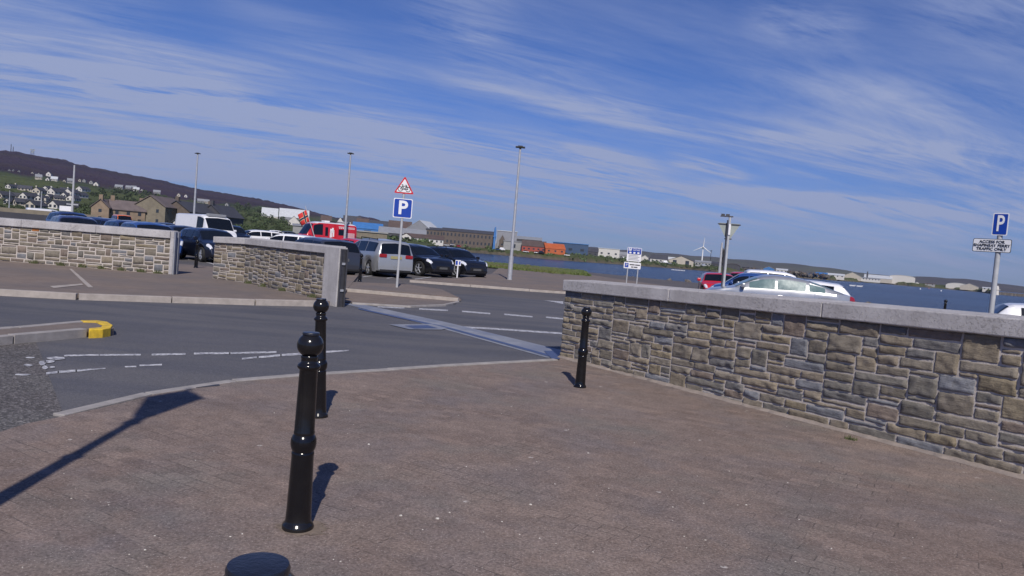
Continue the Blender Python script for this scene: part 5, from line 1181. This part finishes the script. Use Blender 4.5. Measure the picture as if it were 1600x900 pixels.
bld(436, 480, 327, 860, 'side', 'grey_clad', 'roof_pale', 'wide pale-roofed shed behind the flag', 24, nw=5)
bld(444, 462, 337, 600, 'gable', 'harl_white', 'roof_grey', 'white gabled house low down left of the flag', 16, nw=1)
bld(458, 482, 351, 260, 'side', 'harl_grey', 'roof_grey', 'low grey shed behind the red camper van cab', 10, eavef=.8)
bld(500, 516, 337, 700, 'side', 'harl_grey', 'roof_brown', 'brown-roofed house above the camper van, left one', nw=2)
bld(520, 534, 339, 690, 'gable', 'harl_white', 'slate', 'slate-roofed white gabled house above the camper van', nw=1)
bld(535, 562, 337.5, 720, 'side', 'harl_white', 'slate', 'wide slate-roofed house behind the lamp post of the camper van', nw=4)
bld(556, 574, 341.5, 640, 'side', 'harl_grey', 'roof_brown', 'brown-roofed house left of the blue shed ridge', nw=3)
bld(576, 606, 345, 640, 'side', 'dark_clad', 'slate', 'dark long house above the blue shed', nw=4)
bld(551, 596, 348.5, 470, 'side', 'blue_clad', 'blue_clad', 'bright blue shed with a dark doorway', 16, nw=1, wsz=(4, 3), eavef=.6)
bld(548, 604, 361, 300, 'flat', 'yellow_stone', 'harl_grey', 'long plain pale wall-like store right of the camper van', 8)
bld(606, 641, 345.5, 620, 'side', 'harl_cream', 'roof_brown', 'two-storey cream building left of the big grey shed', 14, nw=6, rows=2)
bld(638, 679, 344.5, 600, 'gable', 'grey_clad', 'roof_pale', 'big light grey gabled shed, tallest behind the cycle sign', 26, eavef=.58, rot=20)
bld(592, 664, 357, 420, 'side', 'dark_clad', 'roof_grey', 'long dark shed with pale roof panels behind the silver people carrier', 16, nw=8, eavef=.55)
bld(624, 640, 364, 345, 'gable', 'harl_white', 'roof_brown', 'small white gable at the left end of the long white cottage', 8, nw=1)
bld(632, 692, 367, 350, 'side', 'harl_white', 'roof_brown', 'long white cottage with a brown roof behind the black cars', 8, nw=9, eavef=.55, wsz=(.7, .9))
bld(665, 718, 357, 560, 'side', 'brown_stone', 'slate', 'long two-storey brown stone block, left half', 16, nw=10, rows=2, eavef=.84, wsz=(1.2, 2.2))
bld(690, 772, 359, 580, 'side', 'brown_stone', 'slate', 'long two-storey brown stone block, higher right half', 16, nw=14, rows=2, eavef=.82, wsz=(1.2, 2.2))
bld(700, 738, 374.5, 480, 'side', 'harl_grey', 'roof_grey', 'low grey terrace in front of the brown stone block', 10, nw=9, eavef=.6)
bld(722, 748, 376, 420, 'arch', 'brown_stone', 'roof_brown', 'low rounded brown hut left of the white block', 8, eavef=.3)
bld(747, 774, 373.5, 430, 'flat', 'harl_white', 'harl_white', 'bright white two-storey block left of the blue tower', 10, nw=3, rows=2, wsz=(2.4, 1.4))
bld(775, 806, 360.5, 600, 'flat', 'grey_clad', 'roof_pale', 'tall grey shed behind the foot of the tall lamp post', 20)
bld(779, 788, 367.5, 560, 'gable', 'brown_stone', 'roof_brown', 'small brown gable between the blue tower and the lamp post', 8, nw=1)
bld(786, 818, 376.5, 480, 'flat', 'harl_grey', 'roof_grey', 'low grey concrete store behind the tall lamp post', 10, nw=1, wsz=(3, 3))
bld(800, 845, 370, 640, 'side', 'dark_clad', 'roof_grey', 'long dark shed right of the tall lamp post', 20, eavef=.8)
bld(815, 852, 376.5, 520, 'side', 'red_clad', 'roof_brown', 'red-brown brick building with a hipped dark roof', 14, nw=5, eavef=.5)
bld(849, 880, 381, 540, 'side', 'orange_clad', 'orange_clad', 'bright orange shed beside the long blue shed', 14, nw=3, eavef=.5, rot=12)
bld(846, 862, 384, 525, 'gable', 'red_clad', 'orange_clad', 'small red gable in front of the bright orange shed', 8, nw=1)
bld(863, 918, 379.5, 620, 'flat', 'navy_clad', 'blue_clad', 'long dark blue shed near the water', 20, nw=3, wsz=(3, 2))
bld(900, 916, 387, 640, 'side', 'red_clad', 'slate', 'small red building in front of the long blue shed end', 10, nw=2)
bld(917, 934, 388.5, 680, 'side', 'dark_clad', 'slate', 'small dark building left of the pale box shed', 10, nw=2)
bld(934, 967, 388, 740, 'flat', 'harl_white', 'roof_pale', 'pale box-shaped shed with two small windows', 16, nw=3, wsz=(2, 1.6))
bld(967, 980, 394, 760, 'side', 'grey_clad', 'roof_grey', 'small grey shed just left of the information board', 12, nw=2)
bld(1003, 1014, 399, 760, 'gable', 'harl_white', 'roof_pale', 'tiny white gable just right of the information board', 10, nw=1)
bld(1016, 1042, 398.5, 740, 'side', 'harl_white', 'slate', 'dark-roofed low house right of the information board', 12, nw=4, eavef=.45)
bld(1044, 1056, 402, 760, 'side', 'harl_white', 'roof_pale', 'small white shed between the two dark-roofed houses', 10, nw=2)
bld(1048, 1086, 400.5, 735, 'gable', 'harl_cream', 'roof_brown', 'wide brown-roofed boat shed with a pale gable', 18, nw=2, wsz=(3.5, 3.5), eavef=.45)
bld(1086, 1110, 407.5, 760, 'side', 'harl_grey', 'roof_grey', 'low grey shed under the wind turbine', 12, nw=5, eavef=.7)
bld(1112, 1134, 409.5, 780, 'side', 'dark_clad', 'slate', 'low dark shed behind the thin flagpole', 12, nw=3)
bld(1134, 1156, 412, 760, 'arch', 'dark_clad', 'roof_brown', 'dark rounded shed behind the give way sign pole', 14, eavef=.4)
bld(1160, 1178, 417.5, 800, 'flat', 'dark_clad', 'slate', 'low dark flat shed right of the give way sign pole', 12)
bld(1193, 1200, 418, 900, 'flat', 'red_clad', 'slate', 'tiny red block left of the pale blue shed', 8)
bld(1197, 1213, 417, 880, 'gable', 'blue_clad', 'roof_pale', 'small pale blue gabled shed above the white people carrier', 16, eavef=.6)
bld(1213, 1230, 420, 880, 'side', 'harl_white', 'roof_pale', 'small white low shed right of the pale blue shed', 14, nw=3)
bld(1275, 1292, 426, 760, 'side', 'blue_clad', 'blue_clad', 'small blue shed among the scrap heaps', 10)
bld(1292, 1318, 427.5, 740, 'side', 'harl_white', 'roof_pale', 'low white-roofed shed right of the scrap heaps', 14, nw=4, eavef=.5)
bld(1312, 1372, 433, 700, 'side', 'harl_white', 'roof_grey', 'long low white building at the water edge before the hangars', 12, nw=14, eavef=.6)
bld(1326, 1352, 426, 860, 'gable', 'harl_cream', 'roof_pale', 'cream hangar with a thin chimney, leftmost hangar', 30, eavef=.35)
bld(1352, 1391, 430, 850, 'side', 'harl_cream', 'roof_pale', 'long low cream hangar joined to the leftmost hangar', 30, eavef=.4)
hg = bld(1391, 1427, 430, 860, 'arch', 'harl_white', 'harl_white', 'white hangar with a row of tall dark doors', 36, eavef=.72)
bld(1391, 1409, 433.4, 858, 'flat', 'dark_clad', 'roof_pale', 'tall dark sliding door wall on the left half of the white hangar', .8, name='hangar_door_wall', cat='doors')
bld(1433, 1438, 441, 900, 'gable', 'harl_white', 'roof_grey', 'tiny white house right of the white hangar', 8)
bld(1446, 1460, 443, 920, 'side', 'harl_grey', 'roof_brown', 'tiny brown-roofed house midway between the two hangars', 8, nw=2)
bld(1480, 1512, 442, 900, 'arch', 'harl_white', 'roof_pale', 'wide white arched hangar toward the right', 30, eavef=.25)
bld(1512, 1537, 443.8, 910, 'gable', 'harl_cream', 'roof_pale', 'cream hangar with a sloping roof, rightmost hangar', 30, eavef=.35)
bld(1536, 1547, 449, 905, 'side', 'harl_white', 'roof_pale', 'small white shed at the right end of the airfield', 10, nw=2)
# small far extras
for x, yt, r_, w_, m_, lab, c_ in ((771.5, 354.5, 440, 1.0, 'blue_clad', 'slim light blue tower rising beside the white block', 'tower'), (1354.5, 424, 850, 1.1, 'dark_clad', 'thin dark chimney above the leftmost hangar', 'chimney'), (1557.5, 446.5, 880, 2.0, 'harl_white', 'small white beacon tower at the root of the breakwater', 'beacon')):
    r_ = max(r_, float(np.interp(az(x), sh_a, sh_v)) + 30) if x < 1500 else r_
    p = spot(x, r_); z = at(x, yt, p.y).z; o = empty('tower', (p.x, p.y, max(p.z, -3)), 0, lab, c_); h = z - max(p.z, -3)
    MB().lathe([(w_ * 1.3, -1), (w_, 1), (w_ * .85, h * .8), (w_ * .5, h)], 12).build('shaft', M[m_], o, smooth=True)
    MB().box(-w_ * 1.1, w_ * 1.1, -w_ * 1.1, w_ * 1.1, h * .55, h * .60).build('platform', M[m_], o)
# wind turbine
p = spot(1096, 1050); top = at(1098, 386, p.y).z; o = empty('wind_turbine', (p.x, p.y, 0), face_cam(p), 'white three-bladed wind turbine standing on the far shore', 'wind turbine')
MB().tube((0, 0, -1), (0, 0, top), 1.1, .65, 14).build('tower', M['sign_white'], o, smooth=True)
MB().box(-.9, .9, -2, 2.4, top - .8, top + .9).build('nacelle', M['sign_white'], o, bevel=.3)
for k, a in enumerate((4, 124, 244)):
    b = MB(); a = R(a); ln = 14.0; u = Vector((math.sin(a), 0, math.cos(a))); v = Vector((math.cos(a), 0, -math.sin(a))); c0 = Vector((0, -2.4, top))
    sec_ = []
    for t_, wdt in ((0, .7), (.15, 1.25), (.5, .85), (.85, .5), (1, .2)):
        c = c0 + u * (ln * t_); sec_ += [c - v * wdt * .6 + Vector((0, .12, 0)), c + Vector((0, -.2, 0)), c + v * wdt * .6 + Vector((0, -.1, 0)), c + Vector((0, .2, 0))]
    b.add(sec_, [(i * 4 + j, i * 4 + (j + 1) % 4, (i + 1) * 4 + (j + 1) % 4, (i + 1) * 4 + j) for i in range(4) for j in range(4)] + [(0, 1, 2, 3), (19, 18, 17, 16)])
    b.build('blade', M['sign_white'], o, smooth='all')
MB().lathe([(.9, 0), (.7, .8), (.1, 1.3)], 12).build('hub', M['sign_white'], o).matrix_local = Matrix.Translation((0, -1.9, top)) @ Matrix.Rotation(R(90), 4, 'X')
p = spot(1109, 900); top = at(1109, 392, p.y).z; o = empty('mast', (p.x, p.y, 0), 0, 'thin dark mast right of the wind turbine', 'mast')
MB().tube((0, 0, 0), (0, 0, top), .45, .3, 8).build('pole', M['channel'], o); MB().box(-1, 1, -.5, .5, top - .2, top + .6).build('lamp_head', M['channel'], o)
# breakwater
b = MB()
for i in range(90):
    t_ = i / 89; a0 = at(1552, 456, 800); a1 = at(1680, 470, 760); c = a0.lerp(a1, t_); r_ = random.uniform(2.2, 4.2)
    vs = [(c.x + r_ * math.cos(k), c.y + r_ * math.sin(k), WATER - 1) for k in np.linspace(0, 5.2, 6)] + [(c.x + r_ * .6 * math.cos(k + .3), c.y + r_ * .6 * math.sin(k + .3), WATER + random.uniform(2.0, 3.2)) for k in np.linspace(0, 5.2, 6)]
    b.add(vs, [(k, (k + 1) % 6, 6 + (k + 1) % 6, 6 + k) for k in range(6)] + [(6, 7, 8, 9, 10, 11)])
tag(b.build('breakwater', M['rock']), 'low dark rubble breakwater reaching into the sea at the right edge', 'breakwater')
# scrap heaps and boats
def heap(x0, x1, yt, r_, cols_, label, n=70, name='scrap_heap'):
    b = MB(); pa, pc = spot(x0, r_), spot(x1, r_)
    for _ in range(n):
        f = random.random(); c = pa.lerp(pc, f); hh = (at(x0 + (x1 - x0) * f, yt, c.y).z - 0) * math.sin(math.pi * min(max(f, .08), .92)) ** .5
        z = random.random() * max(hh, 1); s = random.uniform(.5, 2.2); rot = Matrix.Rotation(random.random() * 6, 4, Vector((random.random(), random.random(), random.random() + .1)))
        b.box(-s, s, -s * .6, s * .6, -s * .4, s * .4, random.randrange(len(cols_)), Matrix.Translation((c.x, c.y + random.uniform(-4, 4), z)) @ rot)
    o = b.build(name, [M[k] for k in cols_]); tag(o, label, 'scrap heap', kind='stuff')
heap(1232, 1262, 425, 780, ['roof_brown', 'rock', 'dark_clad', 'brown_stone'], 'brown heap of scrap and timber on the far shore, left')
heap(1256, 1296, 428.5, 760, ['roof_brown', 'rock', 'dark_clad', 'warm_stone', 'navy_clad'], 'mixed dark and yellowish scrap heap on the far shore, right')
heap(1160, 1194, 420, 780, ['rock', 'dark_clad', 'brown_stone'], 'low dark rubble right of the give way sign on the far shore')
def tinycar(x, r_, m_, label, i):
    if x > 688: r_ = max(r_, float(np.interp(az(x), sh_a, sh_v)) + 24)
    p = spot(x, r_); o = empty('distant_vehicle', (p.x, p.y, max(p.z, .5)), face_cam(p) + R(random.uniform(-25, 25)), label, 'vehicle', 'vehicles parked by the far buildings')
    h = 1.5 if i % 3 else 2.3; b = MB(); b.box(-2.2, 2.2, -.9, .9, .35, h * .58); b.build('body', M[m_], o, bevel=.15)
    b = MB(); b.add([(-1.9, -.8, h * .58), (1.3, -.8, h * .58), (1.3, .8, h * .58), (-1.9, .8, h * .58), (-1.5, -.7, h), (.6, -.7, h), (.6, .7, h), (-1.5, .7, h)], [(0, 1, 5, 4), (1, 2, 6, 5), (2, 3, 7, 6), (3, 0, 4, 7), (4, 5, 6, 7)]); b.build('cabin', M[m_ if i % 3 == 0 else 'glass'], o)
    for sx_ in (-1.35, 1.35):
        for sg in (-1, 1): MB().tube((sx_, sg * .75, .36), (sx_, sg * .95, .36), .36, n=10).build('wheel', M['tyre'], o)
TC = [(600, 380, 'paint_white', 'white vehicle at the left gable of the long white cottage'), (612, 385, 'paint_grey', 'grey vehicle behind the roof of the silver people carrier'), (698, 430, 'paint_white', 'white vehicle in front of the low grey terrace, left'), (707, 430, 'paint_grey', 'grey vehicle in front of the low grey terrace'), (716, 432, 'paint_red', 'red vehicle near the low rounded hut'), (779, 470, 'paint_bright_blue', 'blue vehicle right of the blue tower'), (785, 470, 'paint_white', 'white vehicle left of the tall lamp post foot'), (822, 500, 'paint_white', 'white vehicle in front of the brick building'), (839, 500, 'paint_white', 'white vehicle at the right end of the brick building'), (846, 505, 'paint_navy', 'dark vehicle before the small red gable'), (886, 560, 'paint_white', 'white vehicle before the long blue shed'), (924, 660, 'paint_red', 'red vehicle before the small dark building'), (976, 700, 'paint_white', 'white vehicle just left of the information board'), (1012, 700, 'paint_white', 'white vehicle right of the information board'), (1033, 700, 'paint_white', 'white vehicle before the dark-roofed low house'), (1040, 702, 'paint_white', 'second white vehicle before the dark-roofed low house'), (1046, 704, 'paint_silver', 'silver vehicle between the far houses'), (1090, 720, 'paint_white', 'white vehicle under the wind turbine, left'), (1100, 722, 'paint_silver', 'silver vehicle under the wind turbine, right'), (1240, 760, 'paint_white', 'white vehicle beside the left scrap heap'), (1268, 740, 'paint_orange', 'orange vehicle among the scrap heaps')]
for i, (x, r_, m_, lb_) in enumerate(TC): tinycar(x, r_, m_, lb_, i)
# buoys
for i, (x, y, m_, lab) in enumerate(((1331, 447, 'sign_white', 'pair of white moored dinghies, left one'), (1342, 448, 'sign_white', 'pair of white moored dinghies, right one'), (1438, 452, 'sign_white', 'white buoy left of the red buoy'), (1451.5, 451, 'orange_clad', 'red-orange buoy on the bay'), (1470.5, 455, 'sign_white', 'white buoy right of the red buoy'))):
    p = G(x, y, WATER); o = empty('buoy', (p.x, p.y, WATER), 0, lab, 'buoy'); s = .5 if i > 1 else .7
    if i < 2: MB().add([(-1.6, -.5, .0), (1.2, -.5, 0), (2.0, 0, .1), (1.2, .5, 0), (-1.6, .5, 0), (-1.7, -.7, .7), (1.3, -.7, .7), (2.4, 0, .9), (1.3, .7, .7), (-1.7, .7, .7)], [(0, 1, 6, 5), (1, 2, 7, 6), (2, 3, 8, 7), (3, 4, 9, 8), (4, 0, 5, 9), (5, 6, 7, 8, 9)]).build('hull', M[m_], o); o['category'] = 'dinghy'; o.name = 'dinghy'
    else: MB().lathe([(s * .3, -.4), (s, 0), (s * .9, .4), (s * .4, .7), (s * .15, 1.0)], 12).build('float', M[m_], o, smooth=True)
b = MB()
for i in range(9):
    p = G(1050 + i * 2.4, 421.8 + i * .22, WATER); b.lathe([(.2, -.2), (.45, .1), (.3, .4), (.1, .5)], 8, c=(p.x, p.y, WATER))
tag(b.build('mooring_floats', M['sign_white']), 'short row of tiny pale mooring floats on the bay', 'floats', kind='stuff')
# hilltop masts
for x, y0, y1, kind_, lab in ((17, 236, 225, 0, 'taller thin mast on the hilltop, leftmost'), (20.5, 236, 229, 0, 'shorter thin mast beside the taller one on the hilltop'), (50.5, 241, 233, 1, 'boxy lattice tower with dishes on the hilltop')):
    D = 2950 * math.cos(az(x)); pb_, pt_ = at(x, y0 + 1, D), at(x, y1, D); o = empty('radio_mast', pb_, face_cam(pb_), lab, 'mast'); h = (pt_ - pb_).z; w_ = 1.0 if kind_ == 0 else 4.5
    b = MB()
    for sx_ in (-1, 1):
        for sy_ in (-1, 1): b.tube((sx_ * w_, sy_ * w_, -4), (sx_ * w_ * (.3 if kind_ == 0 else .9), sy_ * w_ * (.3 if kind_ == 0 else .9), h), .6, .45, 5)
    for k in range(5):
        z = h * k / 5; z2 = h * (k + 1) / 5
        for sy_ in (-1, 1): b.tube((-w_ * .85, sy_ * w_ * .85, z), (w_ * .85, sy_ * w_ * .85, z2), .35, n=4)
    b.build('lattice', M['channel'], o)
    if kind_: 
        for sx_, z in ((-4, h * .85), (4, h * .8), (0, h * .5)): MB().lathe([(.5, 0), (2.6, 1.2), (2.7, 1.4)], 10).build('dish', M['sign_back'], o).matrix_local = Matrix.Translation((sx_, -w_ - .2, z)) @ Matrix.Rotation(R(90), 4, 'X')
p = hit(42, 243, 2000, 3100) if False else None

# ------------------------------------------------------------------ woods and bushes
def in_poly(x, y, P):
    c = False; n = len(P)
    for i in range(n):
        x0, y0 = P[i]; x1, y1 = P[(i + 1) % n]
        if (y0 > y) != (y1 > y) and x < (x1 - x0) * (y - y0) / (y1 - y0) + x0: c = not c
    return c
def leafclump(b, cols, c, rx, rz_, n, s, tone):
    for _ in range(n):
        d = Vector((random.gauss(0, 1), random.gauss(0, 1), random.gauss(0, 1))).normalized() * random.uniform(.55, 1.0)
        p = c + Vector((d.x * rx, d.y * rx, d.z * rz_)); u = Vector((random.uniform(-1, 1), random.uniform(-1, 1), random.uniform(-1, 1))).normalized(); v = u.orthogonal().normalized()
        ss = s * random.uniform(.6, 1.4); b.add([p - u * ss - v * ss * .6, p + u * ss - v * ss * .5, p + v * ss], [(0, 1, 2)])
        g = tone * random.uniform(.6, 1.5); cols.extend([(.034 * g, .050 * g, .020 * g, 1)] * 3)
def wood(poly, n, size, leaf, label, tone=1.0, rmin=130, seed=1, nf=46):
    random.seed(seed); b = MB(); cols = []
    xs = [p[0] for p in poly]; ys = [p[1] for p in poly]; k = 0
    while k < n:
        x, y = random.uniform(min(xs), max(xs)), random.uniform(min(ys), max(ys))
        if not in_poly(x, y, poly): continue
        k += 1; p = hit(x, y, rmin); m_ = p.y / F; s = size * m_ * random.uniform(.6, 1.35)
        tn = tone * random.choice((.7, .9, 1.0, 1.3, 1.7)); hgt = s * 1.0
        leafclump(b, cols, Vector((p.x, p.y, p.z + hgt * .75)), s, hgt * .8, nf, leaf * s, tn)
        b.tube((p.x, p.y, p.z - .5), (p.x, p.y, p.z + hgt * .8), s * .06, s * .03, 4); cols.extend([(.04, .035, .03, 1)] * 8)
    o = b.build('woodland', M['leaf']); setcol(o, cols); tag(o, label, 'woodland', kind='stuff')
wood([(128, 304), (165, 299), (200, 301), (235, 305), (275, 311), (285, 332), (262, 340), (150, 340), (142, 320)], 170, 4.2, .22, 'dark dense wood behind the stone warehouses', .85, seed=3)
wood([(112, 322), (150, 320), (150, 341), (108, 341)], 40, 4.6, .2, 'dark bushes left of the sandstone cottage', .9, seed=4)
wood([(0, 318), (12, 318), (60, 329), (112, 331), (112, 334), (0, 334)], 46, 2.8, .24, 'hedges and shrubs below the hillside houses', .9, seed=5)
wood([(345, 326), (372, 322), (410, 328), (442, 336), (470, 350), (470, 362), (380, 362), (350, 352)], 190, 4.0, .22, 'dark belt of trees right of the white van', 1.05, seed=6)
wood([(265, 332), (305, 336), (345, 345), (420, 360), (470, 366), (400, 366), (300, 356)], 90, 3.4, .24, 'green bushes behind the white van and the white cars', 1.35, seed=7)
wood([(0, 287), (130, 294), (140, 325), (0, 318)], 70, 2.2, .26, 'garden trees between the hillside houses', .9, seed=8, nf=26)
wood([(150, 290), (330, 316), (330, 322), (150, 299)], 60, 1.7, .26, 'hedgerows along the foot of the heather slope', 1.1, seed=9, nf=26)
wood([(560, 348), (640, 352), (660, 366), (560, 372)], 26, 2.2, .26, 'scattered bushes between the far sheds', 1.2, seed=10, nf=26)
# shrubs along the far bank
random.seed(31)
b = MB(); cols = []
for _ in range(330):
    x = random.uniform(600, 1300); a = az(x); rsr = float(np.interp(a, sh_a, sh_v)) if x > 690 else 300
    p = spot(x, rsr + random.uniform(18, 60)); s = random.uniform(.6, 1.8); leafclump(b, cols, Vector((p.x, p.y, p.z + s * .5)), s * 1.6, s * .8, 16, s * .5, random.choice((1.0, 1.6, 2.2)))
o = b.build('bank_scrub', M['leaf']); setcol(o, cols); tag(o, 'low scrub growing along the far grassy bank', 'scrub', kind='stuff')

# ------------------------------------------------------------------ haze
hz = MB().box(-4200, 6600, -60, 9000, -9.5, 330).build('haze', None) if False else None
me = bpy.data.meshes.new('haze'); bb = MB().box(-6500, 7500, -80, 9200, -9.5, 330); me.from_pydata(bb.v, [], bb.f)
hm = bpy.data.materials.new('haze_air'); hm.use_nodes = True; t = NT(hm.node_tree); o_ = t.a('ShaderNodeOutputMaterial'); v_ = t.a('ShaderNodeVolumePrincipled'); v_.inputs['Density'].default_value = 5e-5; v_.inputs['Color'].default_value = (.72, .80, .98, 1); v_.inputs['Anisotropy'].default_value = .2
t.l.new(v_.outputs[0], o_.inputs['Volume']); me.materials.append(hm); o = bpy.data.objects.new('haze', me); COL.objects.link(o); tag(o, 'thin blue air over the bay and the hills', 'haze', kind='stuff')
